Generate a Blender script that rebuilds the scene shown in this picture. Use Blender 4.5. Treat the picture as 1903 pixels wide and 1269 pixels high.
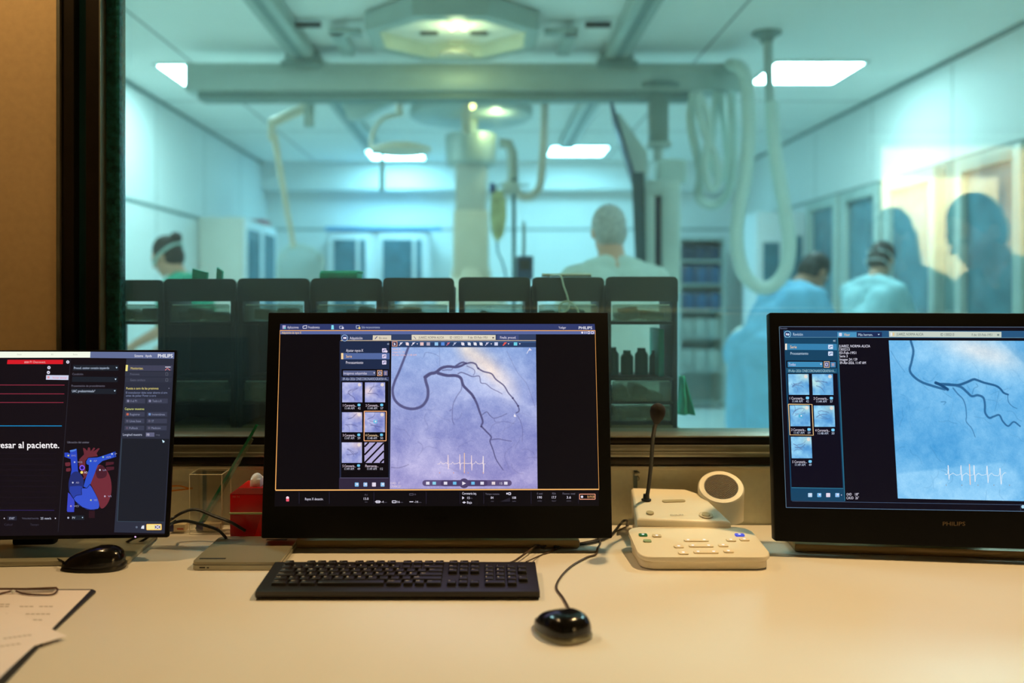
import bpy, bmesh, math, random
import numpy as np
from mathutils import Vector, Matrix, Euler

# ---------------------------------------------------------------- scene settings
for o in list(bpy.data.objects):
    bpy.data.objects.remove(o)
SC = bpy.context.scene
COL = SC.collection
PI = math.pi
random.seed(7)

CAM_Z = 1.227          # eye height of someone seated at the desk
DESK = 0.74            # desk top
F, VX, VY = 1700.0, 900.0, 550.0     # focal length (px) and vanishing point of the rooms' depth lines

cam_d = bpy.data.cameras.new('camera')
cam = bpy.data.objects.new('camera', cam_d)
COL.objects.link(cam)
cam.location = (0, 0, CAM_Z)
cam.rotation_euler = (PI / 2, 0, 0)
cam_d.sensor_width = 36.0
cam_d.lens = 36.0 * F / 1903.0
cam_d.shift_x = (951.5 - VX) / 1903.0
cam_d.shift_y = -(634.5 - VY) / 1903.0
cam_d.clip_start = 0.05
cam_d.clip_end = 60
cam_d.dof.use_dof = True
cam_d.dof.focus_distance = 1.74
cam_d.dof.aperture_fstop = 1.9
SC.camera = cam

SC.view_settings.view_transform = 'Standard'
SC.view_settings.look = 'None'
SC.view_settings.exposure = 0.0
SC.view_settings.gamma = 1.0
SC.view_settings.use_curve_mapping = False

world = bpy.data.worlds.new('world')
SC.world = world
world.use_nodes = True
world.node_tree.nodes['Background'].inputs[0].default_value = (0.5, 0.6, 0.7, 1)
world.node_tree.nodes['Background'].inputs[1].default_value = 0.02

WARM = (1.0, 0.67, 0.31)
COOL = (0.72, 0.92, 1.0)
def lamp(name, kind, loc, energy, color, rot=None, target=None, **kw):
    l = bpy.data.lights.new(name, kind)
    l.energy = energy
    l.color = color
    for k, v in kw.items():
        setattr(l, k, v)
    o = bpy.data.objects.new(name, l)
    COL.objects.link(o)
    o.location = loc
    if target is not None:
        o.rotation_euler = (Vector(target) - Vector(loc)).to_track_quat('-Z', 'Y').to_euler()
    elif rot:
        o.rotation_euler = rot
    return o
# warm control room downlights; the rear pair is added to light the back wall
SPOTS = [(0.98, 1.74, 2.62, (0.66, 1.50, 0.74), 128), (-1.10, 1.66, 2.62, (-0.70, 1.60, 0.74), 50), (0.6, -0.3, 2.62, (0.6, -2.2, 1.1), 100), (-1.5, -0.3, 2.62, (-1.5, -2.2, 1.1), 55)]
for x, y, z, t, e in SPOTS:
    lamp('downlight_beam', 'SPOT', (x, y, z), e, WARM, target=t, spot_size=math.radians(95), spot_blend=0.8, shadow_soft_size=0.035)
# the lit corridor behind the control room
lamp('corridor_light', 'AREA', (3.4, -2.75, 2.68), 265, (1.0, 0.95, 0.76), rot=(0, 0, 0), shape='RECTANGLE', size=1.6, size_y=0.9)
# ceiling panels of the operating room (each below its own luminaire)
PANELS = [(2.17, 6.18), (-1.85, 6.24), (0.97, 9.50), (-0.94, 9.76), (2.17, 3.2), (-1.85, 3.2)]

# ---------------------------------------------------------------- helpers
def lin(c):
    c = c / 255.0
    return c / 12.92 if c <= 0.04045 else ((c + 0.055) / 1.055) ** 2.4
def rgb(r, g, b):
    return (lin(r), lin(g), lin(b), 1.0)

_M = {}
def mat(name, col, rough=0.5, metal=0.0, var=0.06, scale=8.0, bump=0.0, spec=0.5, alpha=None, coat=0.0, trans=0.0, emit=None, estr=0.0, bscale=None):
    if name in _M:
        return _M[name]
    m = bpy.data.materials.new(name)
    m.use_nodes = True
    nt = m.node_tree
    b = nt.nodes['Principled BSDF']
    c = col if len(col) == 4 else (*col, 1)
    b.inputs['Roughness'].default_value = rough
    b.inputs['Metallic'].default_value = metal
    b.inputs['Specular IOR Level'].default_value = spec
    b.inputs['Coat Weight'].default_value = coat
    b.inputs['Transmission Weight'].default_value = trans
    if alpha is not None:
        b.inputs['Alpha'].default_value = alpha
    if emit is not None:
        b.inputs['Emission Color'].default_value = emit
        b.inputs['Emission Strength'].default_value = estr
    tc = nt.nodes.new('ShaderNodeTexCoord')
    n = nt.nodes.new('ShaderNodeTexNoise')
    n.inputs['Scale'].default_value = scale
    n.inputs['Detail'].default_value = 4
    nt.links.new(tc.outputs['Object'], n.inputs['Vector'])
    r = nt.nodes.new('ShaderNodeValToRGB')
    r.color_ramp.elements[0].position = 0.3
    r.color_ramp.elements[1].position = 0.7
    r.color_ramp.elements[0].color = tuple(max(0, v * (1 - var)) for v in c[:3]) + (1,)
    r.color_ramp.elements[1].color = tuple(min(1, v * (1 + var)) for v in c[:3]) + (1,)
    nt.links.new(n.outputs['Fac'], r.inputs['Fac'])
    nt.links.new(r.outputs['Color'], b.inputs['Base Color'])
    if bump:
        n2 = nt.nodes.new('ShaderNodeTexNoise')
        n2.inputs['Scale'].default_value = bscale or scale * 12
        n2.inputs['Detail'].default_value = 3
        nt.links.new(tc.outputs['Object'], n2.inputs['Vector'])
        bp = nt.nodes.new('ShaderNodeBump')
        bp.inputs['Strength'].default_value = bump
        bp.inputs['Distance'].default_value = 0.002
        nt.links.new(n2.outputs['Fac'], bp.inputs['Height'])
        nt.links.new(bp.outputs['Normal'], b.inputs['Normal'])
    _M[name] = m
    return m

def emis(name, c255, s=1.0):
    if name in _M:
        return _M[name]
    m = bpy.data.materials.new(name)
    m.use_nodes = True
    nt = m.node_tree
    b = nt.nodes['Principled BSDF']
    b.inputs['Base Color'].default_value = (0.01, 0.01, 0.012, 1)
    b.inputs['Roughness'].default_value = 0.35
    b.inputs['Specular IOR Level'].default_value = 0.2
    b.inputs['Emission Color'].default_value = rgb(*c255)
    b.inputs['Emission Strength'].default_value = s
    _M[name] = m
    return m

def glassmat(name, tint, ior=1.5, rough=0.0, haze=0.0, hazecol=(0.6, 0.7, 0.65, 1), dust_veil=0.0):
    """thin clear sheet: tinted transparency under a Fresnel reflection, with an optional milky share"""
    if name in _M:
        return _M[name]
    m = bpy.data.materials.new(name)
    m.use_nodes = True
    nt = m.node_tree
    nt.nodes.clear()
    out = nt.nodes.new('ShaderNodeOutputMaterial')
    t = nt.nodes.new('ShaderNodeBsdfTransparent')
    t.inputs[0].default_value = (*tint, 1)
    g = nt.nodes.new('ShaderNodeBsdfGlossy')
    g.inputs['Roughness'].default_value = rough
    g.inputs['Color'].default_value = (1, 1, 1, 1)
    # Schlick reflectance from the facing angle, the same for both faces of the sheet
    r0 = ((ior - 1) / (ior + 1)) ** 2
    lw = nt.nodes.new('ShaderNodeLayerWeight')
    lw.inputs['Blend'].default_value = 0.5
    pw = nt.nodes.new('ShaderNodeMath'); pw.operation = 'POWER'; pw.inputs[1].default_value = 5
    nt.links.new(lw.outputs['Facing'], pw.inputs[0])
    fr = nt.nodes.new('ShaderNodeMath'); fr.operation = 'MULTIPLY_ADD'
    fr.inputs[1].default_value = 1 - r0; fr.inputs[2].default_value = r0
    nt.links.new(pw.outputs[0], fr.inputs[0])
    mx = nt.nodes.new('ShaderNodeMixShader')
    nt.links.new(fr.outputs[0], mx.inputs[0])
    last = t
    if haze:
        d = nt.nodes.new('ShaderNodeBsdfDiffuse')
        d.inputs[0].default_value = hazecol
        n = nt.nodes.new('ShaderNodeTexNoise')
        n.inputs['Scale'].default_value = 3
        ml = nt.nodes.new('ShaderNodeMath')
        ml.operation = 'MULTIPLY'
        ml.inputs[1].default_value = haze * 2
        nt.links.new(n.outputs['Fac'], ml.inputs[0])
        m2 = nt.nodes.new('ShaderNodeMixShader')
        nt.links.new(ml.outputs[0], m2.inputs[0])
        nt.links.new(t.outputs[0], m2.inputs[1])
        nt.links.new(d.outputs[0], m2.inputs[2])
        last = m2
    if dust_veil:      # dusty film; its translucent veil is added haze that lifts dark tones
        tr = nt.nodes.new('ShaderNodeBsdfTranslucent')
        tr.inputs[0].default_value = (0.80, 1.0, 0.96, 1)
        n = nt.nodes.new('ShaderNodeTexNoise')
        n.inputs['Scale'].default_value = 2.5
        ml = nt.nodes.new('ShaderNodeMath')
        ml.operation = 'MULTIPLY'
        ml.inputs[1].default_value = dust_veil * 2
        nt.links.new(n.outputs['Fac'], ml.inputs[0])
        m2 = nt.nodes.new('ShaderNodeMixShader')
        nt.links.new(ml.outputs[0], m2.inputs[0])
        nt.links.new(last.outputs[0], m2.inputs[1])
        nt.links.new(tr.outputs[0], m2.inputs[2])
        last = m2
    nt.links.new(last.outputs[0], mx.inputs[1])
    nt.links.new(g.outputs[0], mx.inputs[2])
    nt.links.new(mx.outputs[0], out.inputs[0])
    _M[name] = m
    return m

def W(px, py, d):
    """point seen at photo pixel px,py at depth d (m) from the eye"""
    return Vector(((px - VX) / F * d, d, CAM_Z - (py - VY) / F * d))
def onz(px, py, z=DESK):
    d = (CAM_Z - z) * F / (py - VY)
    return Vector(((px - VX) / F * d, d, z))

class MB:
    """collects shapes, links them as ONE mesh object"""
    def __init__(s):
        s.v = []; s.f = []; s.mi = []; s.sm = []
    def add(s, verts, faces, mi=0, smooth=False):
        k = len(s.v)
        s.v += [Vector(p) for p in verts]
        for f in faces:
            s.f.append([k + i for i in f]); s.mi.append(mi); s.sm.append(smooth)
        return s
    def box(s, x0, x1, y0, y1, z0, z1, bev=0.0, mi=0, seg=2, M=None):
        if x1 < x0: x0, x1 = x1, x0
        if y1 < y0: y0, y1 = y1, y0
        if z1 < z0: z0, z1 = z1, z0
        v = [(x0, y0, z0), (x1, y0, z0), (x1, y1, z0), (x0, y1, z0), (x0, y0, z1), (x1, y0, z1), (x1, y1, z1), (x0, y1, z1)]
        f = [(0, 3, 2, 1), (4, 5, 6, 7), (0, 1, 5, 4), (1, 2, 6, 5), (2, 3, 7, 6), (3, 0, 4, 7)]
        if bev > 0:
            bm = bmesh.new()
            vs = [bm.verts.new(p) for p in v]
            for q in f: bm.faces.new([vs[i] for i in q])
            bmesh.ops.bevel(bm, geom=bm.edges[:], offset=min(bev, (x1-x0)*.49, (y1-y0)*.49, (z1-z0)*.49), segments=seg, profile=0.5, affect='EDGES')
            bm.verts.index_update()
            v = [p.co.copy() for p in bm.verts]
            f = [[q.index for q in fc.verts] for fc in bm.faces]
            bm.free()
        if M is not None: v = [M @ Vector(p) for p in v]
        return s.add(v, f, mi, bev > 0)
    def prism(s, pts, axis, a, b, mi=0, smooth=False, M=None):
        """outline pts (2D) extruded along axis from a to b"""
        def P(p, t):
            if axis == 'z': return Vector((p[0], p[1], t))
            if axis == 'y': return Vector((p[0], t, p[1]))
            return Vector((t, p[0], p[1]))
        n = len(pts)
        v = [P(p, a) for p in pts] + [P(p, b) for p in pts]
        if M is not None: v = [M @ p for p in v]
        f = [list(range(n))[::-1], list(range(n, 2 * n))] + [(i, (i + 1) % n, n + (i + 1) % n, n + i) for i in range(n)]
        return s.add(v, f, mi, smooth)
    def tube(s, pts, r, n=10, mi=0, cap=True):
        pts = [Vector(p) for p in pts]
        m = len(pts)
        rr = r if isinstance(r, (list, tuple)) else [r] * m
        v = []; up = None
        for i, p in enumerate(pts):
            t = (pts[min(i + 1, m - 1)] - pts[max(i - 1, 0)])
            if t.length < 1e-9: t = Vector((0, 0, 1))
            t.normalize()
            if up is None:
                up = Vector((0, 0, 1)) if abs(t.z) < 0.9 else Vector((1, 0, 0))
            a = t.cross(up); a.normalize()
            up = a.cross(t); up.normalize()
            for k in range(n):
                q = 2 * PI * k / n
                v.append(p + rr[i] * (math.cos(q) * a + math.sin(q) * up))
        f = []
        for i in range(m - 1):
            for k in range(n):
                k2 = (k + 1) % n
                f.append((i * n + k, (i + 1) * n + k, (i + 1) * n + k2, i * n + k2))
        s.add(v, f, mi, True)
        if cap:
            s.add(v[:n], [list(range(n))], mi)
            s.add(v[-n:], [list(range(n))[::-1]], mi)
        return s
    def ell(s, c, r, n=20, m=12, mi=0, M=None):
        c = Vector(c); v = []
        r = (r, r, r) if not isinstance(r, (tuple, list)) else r
        for j in range(1, m):
            th = PI * j / m
            for i in range(n):
                ph = 2 * PI * i / n
                v.append(Vector((r[0] * math.sin(th) * math.cos(ph), r[1] * math.sin(th) * math.sin(ph), r[2] * math.cos(th))))
        v.append(Vector((0, 0, r[2]))); v.append(Vector((0, 0, -r[2])))
        T, B = len(v) - 2, len(v) - 1
        f = []
        for j in range(m - 2):
            for i in range(n):
                i2 = (i + 1) % n
                f.append((j * n + i, (j + 1) * n + i, (j + 1) * n + i2, j * n + i2))
        for i in range(n):
            i2 = (i + 1) % n
            f.append((T, i, i2)); f.append((B, (m - 2) * n + i2, (m - 2) * n + i))
        if M is not None: v = [M @ p for p in v]
        return s.add([p + c for p in v], f, mi, True)
    def cap(s, a, b, ra, rb, n=16):
        """tapered limb with round ends"""
        a = Vector(a); b = Vector(b)
        s.ell(a, ra, n, 10); s.ell(b, rb, n, 10)
        return s.tube([a, b], [ra, rb], n)
    def lathe(s, prof, c=(0, 0, 0), n=32, mi=0, M=None, smooth=True):
        c = Vector(c); v = []
        for (r, z) in prof:
            for k in range(n):
                q = 2 * PI * k / n
                p = Vector((r * math.cos(q), r * math.sin(q), z))
                v.append((M @ p if M is not None else p) + c)
        f = [(j * n + k, j * n + (k + 1) % n, (j + 1) * n + (k + 1) % n, (j + 1) * n + k) for j in range(len(prof) - 1) for k in range(n)]
        if prof[0][0] > 1e-6: f.append(list(range(n))[::-1])
        if prof[-1][0] > 1e-6: f.append([(len(prof) - 1) * n + k for k in range(n)])
        return s.add(v, f, mi, smooth)
    def xf(s, M):
        s.v = [M @ p for p in s.v]
        return s
    def build(s, name, mats, parent=None, rel=None, weld=True):
        me = bpy.data.meshes.new(name)
        vs = s.v if rel is None else [p - Vector(rel) for p in s.v]
        me.from_pydata([tuple(p) for p in vs], [], s.f)
        for m in (mats if isinstance(mats, (list, tuple)) else [mats]):
            me.materials.append(m)
        me.polygons.foreach_set('material_index', s.mi)
        me.polygons.foreach_set('use_smooth', s.sm)
        me.update()
        if any(s.sm):
            me.set_sharp_from_angle(angle=math.radians(38))
        o = bpy.data.objects.new(name, me)
        COL.objects.link(o)
        if parent is not None: o.parent = parent
        return o

def tag(o, label=None, cat=None, group=None, kind=None):
    if label: o['label'] = label
    if cat: o['category'] = cat
    if group: o['group'] = group
    if kind: o['kind'] = kind
    return o
def empty(name, loc, label, cat, group=None, rz=0.0):
    o = bpy.data.objects.new(name, None)
    COL.objects.link(o)
    o.empty_display_size = 0.05
    o.location = loc
    o.rotation_euler = (0, 0, rz)
    return tag(o, label, cat, group)
def struct(name, mb, m):
    return tag(mb.build(name, m), kind='structure')
def copy_tree(o, parent=None, loc=None):
    c = o.copy(); COL.objects.link(c)
    if parent is not None: c.parent = parent
    if loc is not None: c.location = loc
    for ch in [q for q in bpy.data.objects if q.parent == o]:
        copy_tree(ch, c)
    return c

def smooth_path(pts, k=8):
    """Catmull-Rom through pts"""
    pts = [Vector(p) for p in pts]
    P = [pts[0] * 2 - pts[1]] + pts + [pts[-1] * 2 - pts[-2]]
    out = []
    for i in range(1, len(P) - 2):
        for j in range(k):
            t = j / k
            a, b, c, d = P[i - 1], P[i], P[i + 1], P[i + 2]
            out.append(0.5 * ((2 * b) + (c - a) * t + (2 * a - 5 * b + 4 * c - d) * t * t + (-a + 3 * b - 3 * c + d) * t ** 3))
    out.append(pts[-1])
    return out

def rrect(x0, x1, y0, y1, r, n=5):
    pts = []
    for cx, cy, a0 in ((x1 - r, y1 - r, 0), (x0 + r, y1 - r, PI / 2), (x0 + r, y0 + r, PI), (x1 - r, y0 + r, 1.5 * PI)):
        for k in range(n + 1):
            a = a0 + PI / 2 * k / n
            pts.append((cx + r * math.cos(a), cy + r * math.sin(a)))
    return pts

_txt = {}
def text_mesh(body, bold=False):
    """flat outline of a line of text: verts, faces, width, height (caps = about 0.7)"""
    if body in _txt: return _txt[body]
    cu = bpy.data.curves.new('t', 'FONT')
    cu.body = body
    cu.resolution_u = 2
    cu.fill_mode = 'FRONT'
    if bold: cu.offset = 0.012
    o = bpy.data.objects.new('t', cu)
    COL.objects.link(o)
    dg = bpy.context.evaluated_depsgraph_get()
    me = bpy.data.meshes.new_from_object(o.evaluated_get(dg))
    v = [tuple(p.co) for p in me.vertices]
    f = [tuple(p.vertices) for p in me.polygons]
    bpy.data.objects.remove(o); bpy.data.curves.remove(cu); bpy.data.meshes.remove(me)
    x0 = min([p[0] for p in v] or [0]); x1 = max([p[0] for p in v] or [1])
    _txt[body] = (v, f, x0, x1)
    return _txt[body]
# ================================================================ SETTING
m_wallC = mat('control_wall_paint', rgb(196, 164, 116), 0.85, var=0.05, scale=60, bump=0.15)
m_panelC = mat('lower_wall_panel', rgb(214, 212, 188), 0.7, var=0.04, scale=80, bump=0.2)
m_ceilC = mat('control_ceiling', rgb(170, 160, 140), 0.9)
m_floorC = mat('control_floor', rgb(90, 80, 66), 0.5)
m_wallO = mat('operating_room_wall', rgb(226, 232, 230), 0.55, var=0.02, scale=1.5)
m_ceilO = mat('operating_room_ceiling', rgb(244, 247, 242), 0.7, var=0.02, scale=1.5)
m_floorO = mat('operating_room_floor', rgb(230, 236, 230), 0.3, var=0.03, scale=2)
m_joint = mat('panel_joint', rgb(120, 140, 140), 0.7)
m_dkmet = mat('dark_frame_metal', rgb(44, 36, 26), 0.32, metal=0.6, var=0.2, scale=14)
m_mdmet = mat('brushed_frame_metal', rgb(150, 146, 128), 0.35, metal=0.8, var=0.1, scale=20)
m_seal = mat('glass_edge_seal', rgb(24, 84, 82), 0.12, metal=0.1, var=0.5, scale=70, bump=0.8, bscale=220)
m_line = mat('pale_trim_paint', rgb(205, 196, 170), 0.5)
m_rail = mat('wood_rail', rgb(250, 222, 160), 0.4)
m_door = mat('door_frame_paint', rgb(226, 222, 204), 0.4)
m_corr = mat('corridor_wall', rgb(226, 214, 184), 0.7, var=0.02)
m_win = glassmat('leaded_window_glass', (0.83, 0.985, 0.955), 1.8, dust_veil=0.032)

WY = 1.95                                   # control-side wall face
GX0, GX1, GZ0, GZ1 = -0.79, 1.78, 0.925, 2.2   # glazed opening
FX0 = -0.905
# wall between the rooms
struct('wall_front', MB().box(-2.45, FX0, WY, 2.09, 0, 2.74).box(GX1 + .1, 4.4, WY, 2.09, 0, 2.74).box(FX0, GX1 + .1, WY, 2.09, GZ1 + .08, 2.74), m_wallC)
wl = struct('wall_lower', MB().box(FX0, GX1 + .1, WY, 2.09, 0, 0.868), m_panelC)
struct('trim_1', MB().box(FX0, GX1 + .1, 1.935, WY, 0.8585, 0.867, .002), m_line)
struct('trim_2', MB().box(0.318, 0.326, 1.9475, WY, 0.742, 0.858, .0005).box(-0.60, -0.592, 1.9475, WY, 0.742, 0.858, .0005), m_joint)
struct('wall_left', MB().box(-2.55, -2.45, -2.4, 2.09, 0, 2.74), m_wallC)
struct('wall_right', MB().box(4.4, 4.5, -4.2, 2.09, 0, 2.74), m_wallC)
struct('wall_back', MB().box(-2.45, 2.66, -2.3, -2.2, 0, 2.74).box(4.3, 4.4, -2.3, -2.2, 0, 2.74).box(2.66, 4.3, -2.3, -2.2, 2.26, 2.74), mat('control_back_wall', rgb(104, 100, 84), 0.8))
struct('ceiling', MB().box(-2.55, 4.5, -4.2, 2.09, 2.74, 2.84), m_ceilC)
struct('floor', MB().box(-2.55, 4.5, -4.2, 2.02, -0.1, 0), m_floorC)
struct('wall_corridor_back', MB().box(1.9, 4.4, -4.2, -4.1, 0, 2.74).box(1.9, 2.0, -4.1, -2.3, 0, 2.74), m_corr)
struct('trim_3', MB().box(-0.75, 2.60, -2.2, -2.17, 1.120, 1.144, .004), m_rail)
# doorway to the corridor
d = struct('door_1', MB().box(2.60, 2.68, -2.33, -2.15, 0, 2.30, .004).box(2.60, 4.36, -2.33, -2.15, 2.24, 2.32, .004).box(4.28, 4.36, -2.33, -2.15, 0, 2.30, .004), m_door)

# window frame and glass
wf = MB()
def vstrip(px0, px1, yf, m, yb=2.06):
    wf.box((px0 - VX) / F * WY, (px1 - VX) / F * WY, yf, yb, 0.868, 2.28, .0015, m)
vstrip(112, 119, 1.930, 1)
vstrip(119, 142, 1.938, 0)
vstrip(142, 161, 1.962, 2)
vstrip(161, 187, 1.945, 0)
vstrip(187, 190.5, 1.940, 1)
def hstrip(py0, py1, yf, m, yb=2.06):
    z0 = CAM_Z - (py1 - VY) / F * WY; z1 = CAM_Z - (py0 - VY) / F * WY
    wf.box((190.5 - VX) / F * WY, GX1 + .02, yf, yb, z0, z1, .0015, m)
hstrip(845, 861, 1.935, 0)
hstrip(838, 846, 1.928, 1)
hstrip(826, 839, 1.938, 1)
hstrip(812, 827, 1.950, 0)
hstrip(809, 812, 1.944, 1)
wf.box(GX1, GX1 + .1, 1.93, 2.06, 0.868, 2.28, .002, 0)
wf.box(FX0, GX1 + .1, 1.93, 2.06, GZ1, 2.28, .002, 0)
w = struct('window_1', wf, [m_dkmet, m_mdmet, mat('teal_reflection_inset', rgb(40, 88, 90), .35, var=.1)])  # teal reflection on the recessed strip is put into its colour
sl = MB().box((190.5 - VX) / F * WY, (214 - VX) / F * WY + .004, 1.965, 2.0, GZ0, GZ1, .004)
sl.build('glass_seal', m_seal, w)
gl = MB().box((206 - VX) / F * WY, GX1, 2.002, 2.014, GZ0 - .003, GZ1)
gp = gl.build('window_pane', m_win, w)
struct('trim_4', MB().box(GX0, GX1, 2.016, 2.13, 0.868, 0.915, .003), mat('outer_sill', rgb(120, 150, 150), 0.5))

# operating room shell
RX0, RX1, RY = -2.51, 2.97, 10.3
struct('wall_operating_left', MB().box(RX0 - .1, RX0, 2.09, RY + .4, 0, 2.74), m_wallO)
struct('wall_operating_right', MB().box(RX1, RX1 + .1, 2.09, RY + .4, 0, 2.74), m_wallO)
struct('wall_operating_back', MB().box(RX0 - .1, RX1 + .1, RY, RY + .4, 2.43, 2.74).box(RX0 - .1, RX1 + .1, RY + .25, RY + .4, 0, 2.43), m_wallO)
struct('ceiling_operating', MB().box(RX0 - .1, RX1 + .1, 2.09, RY + .4, 2.74, 2.84), m_ceilO)
struct('floor_operating', MB().box(RX0 - .1, RX1 + .1, 2.02, RY + .4, -0.1, 0), m_floorO)
tr = MB()
tr.box(RX0, RX0 + .012, 2.09, RY, 2.715, 2.74)
tr.box(RX0, RX0 + .006, 2.1, 8.0, 1.895, 1.92)
tr.box(RX1 - .012, RX1, 2.09, RY, 2.715, 2.74)
tr.box(RX1 - .006, RX1, 2.1, RY, 2.07, 2.095)
tr.box(RX0, RX1, RY + .243, RY + .25, 1.985, 2.005)
struct('trim_5', tr, m_joint)
jt = MB()
for y in (3.4, 4.6, 5.8, 7.0, 8.2, 9.4):
    jt.box(RX0, RX0 + .0015, y, y + .006, 0, 2.7); jt.box(RX1 - .0015, RX1, y, y + .006, 2.1, 2.7)
for x in (-1.9, 1.35):
    jt.box(x, x + .012, 3.0, 10.2, 2.738, 2.74)
for y in (4.1, 7.1, 8.4):
    jt.box(RX0, RX1, y, y + .012, 2.738, 2.74)
struct('trim_6', jt, m_joint)
struct('trim_7', MB().box(RX1 - .02, RX1, 2.1, 5.86, 0, 2.065, .003), mat('teal_wall_cladding', rgb(92, 132, 134), .4, var=.05))

# ceiling luminaires
m_panel = emis('luminaire_diffuser', (212, 240, 248), 38.0)
m_panel2 = emis('luminaire_diffuser_cool', (166, 226, 255), 35.0)
m_white = mat('white_enamel', rgb(214, 220, 216), 0.4, var=0.02)
LAB = ['square white ceiling light panel at right, glowing beside the hose pole',
       'square white ceiling light panel at left, half behind the grey ceiling beam',
       'glowing ceiling light panel near the back wall, right of the central column',
       'glowing ceiling light panel near the back wall, behind the round surgical lamp',
       'ceiling light panel just inside the window at right, above the view',
       'ceiling light panel just inside the window at left, above the view']
for (x, y), lb in zip(PANELS, LAB):
    t = empty('ceiling_light', (x, y, 2.74), lb, 'ceiling light', 'square ceiling light panels')
    f = MB()
    f.box(-.31, .31, -.31, -.285, -.014, 0); f.box(-.31, .31, .285, .31, -.014, 0)
    f.box(-.31, -.285, -.285, .285, -.014, 0); f.box(.285, .31, -.285, .285, -.014, 0)
    f.build('frame', m_white, t)
    MB().box(-.285, .285, -.285, .285, -.010, -.001).build('diffuser', m_panel2 if y > 9 else m_panel, t)
# warm downlights in the control room ceiling
for (x, y, z, tt, e), lb in zip(SPOTS, ('round recessed downlight above the window at right', 'round recessed downlight above the left monitor', 'added unseen downlight brightening the back wall at right', 'added unseen downlight brightening the back wall at left')):
    t = empty('downlight', (x, y, 2.74), lb, 'downlight')
    MB().lathe([(.075, 0), (.075, -.008), (.055, -.008), (.05, 0.0)], n=28).build('trim_ring', m_white, t)
    MB().lathe([(.048, -.001), (.046, -.004)], n=28).build('bulb_cover', emis('warm_bulb', (255, 214, 150), 4.0), t)
# ================================================================ OPERATING ROOM
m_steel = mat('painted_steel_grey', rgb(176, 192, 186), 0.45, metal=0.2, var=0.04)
m_steel2 = mat('mid_grey_steel', rgb(126, 148, 144), 0.5, metal=0.2, var=0.05)  # mid-grey tone of the smaller steel fittings
m_beige = mat('warm_ivory_enamel', rgb(222, 216, 196), 0.4, var=0.03)
m_pale = mat('pale_hose_plastic', rgb(206, 226, 220), 0.5, var=0.03)
m_cab = mat('cabinet_cream', rgb(204, 206, 196), 0.5, var=0.02)
m_cabw = mat('cabinet_white', rgb(228, 236, 240), 0.4, var=0.02)
m_dglass = mat('cabinet_glass_dark', rgb(74, 124, 142), 0.15, var=0.3, scale=5)
m_bglass = mat('cabinet_glass_blue', rgb(20, 92, 140), 0.2, var=0.5, scale=6)
m_blk = mat('matt_black_plastic', rgb(26, 27, 28), 0.5, var=0.1)
m_navy = mat('navy_plastic', rgb(22, 62, 92), 0.45, var=0.1)
m_warmb = emis('warm_bulb_glow', (255, 226, 140), 9.0)

# longitudinal ceiling rails
for x, lb in ((-1.10, 'grey ceiling rail running to the back at left'), (0.80, 'grey ceiling rail running to the back at right')):
    t = empty('ceiling_rail', (x, 6.5, 2.74), lb, 'ceiling rail', 'long ceiling rails')
    MB().box(-.07, .07, -3.2, 2.4, -.085, 0, .006).build('rail_profile', m_steel, t)
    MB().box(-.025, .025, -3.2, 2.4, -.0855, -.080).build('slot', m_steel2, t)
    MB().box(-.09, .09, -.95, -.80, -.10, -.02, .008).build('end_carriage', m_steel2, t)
# cross beam
t = empty('ceiling_beam', (-0.12, 5.62, 2.655), 'wide grey-green beam across the ceiling rails', 'ceiling beam')
MB().box(-1.69, 1.68, -.10, .10, -.19, -.02, .012).build('beam_profile', m_steel, t)
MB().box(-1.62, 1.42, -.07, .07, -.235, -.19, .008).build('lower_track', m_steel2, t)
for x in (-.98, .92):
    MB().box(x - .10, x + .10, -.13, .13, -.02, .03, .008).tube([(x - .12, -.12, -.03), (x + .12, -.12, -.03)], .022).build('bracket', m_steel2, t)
# octagonal ceiling carriage
t = empty('ceiling_carriage', (-0.17, 5.02, 2.70), 'octagonal ceiling carriage housing two small warm bulbs', 'ceiling carriage')
def octo(r, sy=1.0):
    return [(r * math.cos(PI / 8 + k * PI / 4), sy * r * math.sin(PI / 8 + k * PI / 4)) for k in range(8)]
ring = MB()
o1, o2 = octo(.50, .95), octo(.42, .92)
for za, zb in ((-.07, .03),):
    v = [(*p, za) for p in o1] + [(*p, zb) for p in o1] + [(*p, za) for p in o2] + [(*p, zb) for p in o2]
    f = []
    for k in range(8):
        k2 = (k + 1) % 8
        f += [(k, k2, 8 + k2, 8 + k), (16 + k2, 16 + k, 24 + k, 24 + k2), (k2, k, 16 + k, 16 + k2), (8 + k, 8 + k2, 24 + k2, 24 + k)]
    ring.add(v, f)
ring.build('ring', m_steel, t)
MB().prism(octo(.42, .92), 'z', .01, .028).build('tray', m_white, t)
for sx in (-1, 1):
    MB().box(sx * .50, sx * .68, -.04, .04, -.04, -.01, .005).box(sx * .60, sx * .68, -.03, .45, -.04, -.01, .005).build('side_arm', m_steel, t)
    MB().box(sx * .72, sx * .86, -.05, -.02, -.01, .02, .004).build('dark_slot', m_blk, t)
    MB().box(sx * .14 - .06, sx * .14 + .06, -.62, -.58, .02, .032, .003).build('dark_slot', m_blk, t)
    MB().box(sx * .14 - .05, sx * .14 + .05, .10, .14, -.005, .01, .003).build('dark_slot', m_blk, t)
for x in (-.005, .06):
    MB().ell((x, -.05, -.012), .019, 14, 8).build('warm_bulb', m_warmb, t)
MB().lathe([(.04, 0), (.10, -.03), (.10, -.045), (.0, -.045)], c=(.0, .36, -.02), n=20).build('lamp_cup', m_beige, t)
lamp('carriage_glow', 'POINT', (-0.15, 5.0, 2.60), 4.0, (1.0, 0.86, 0.42), shadow_soft_size=0.04)

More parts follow.
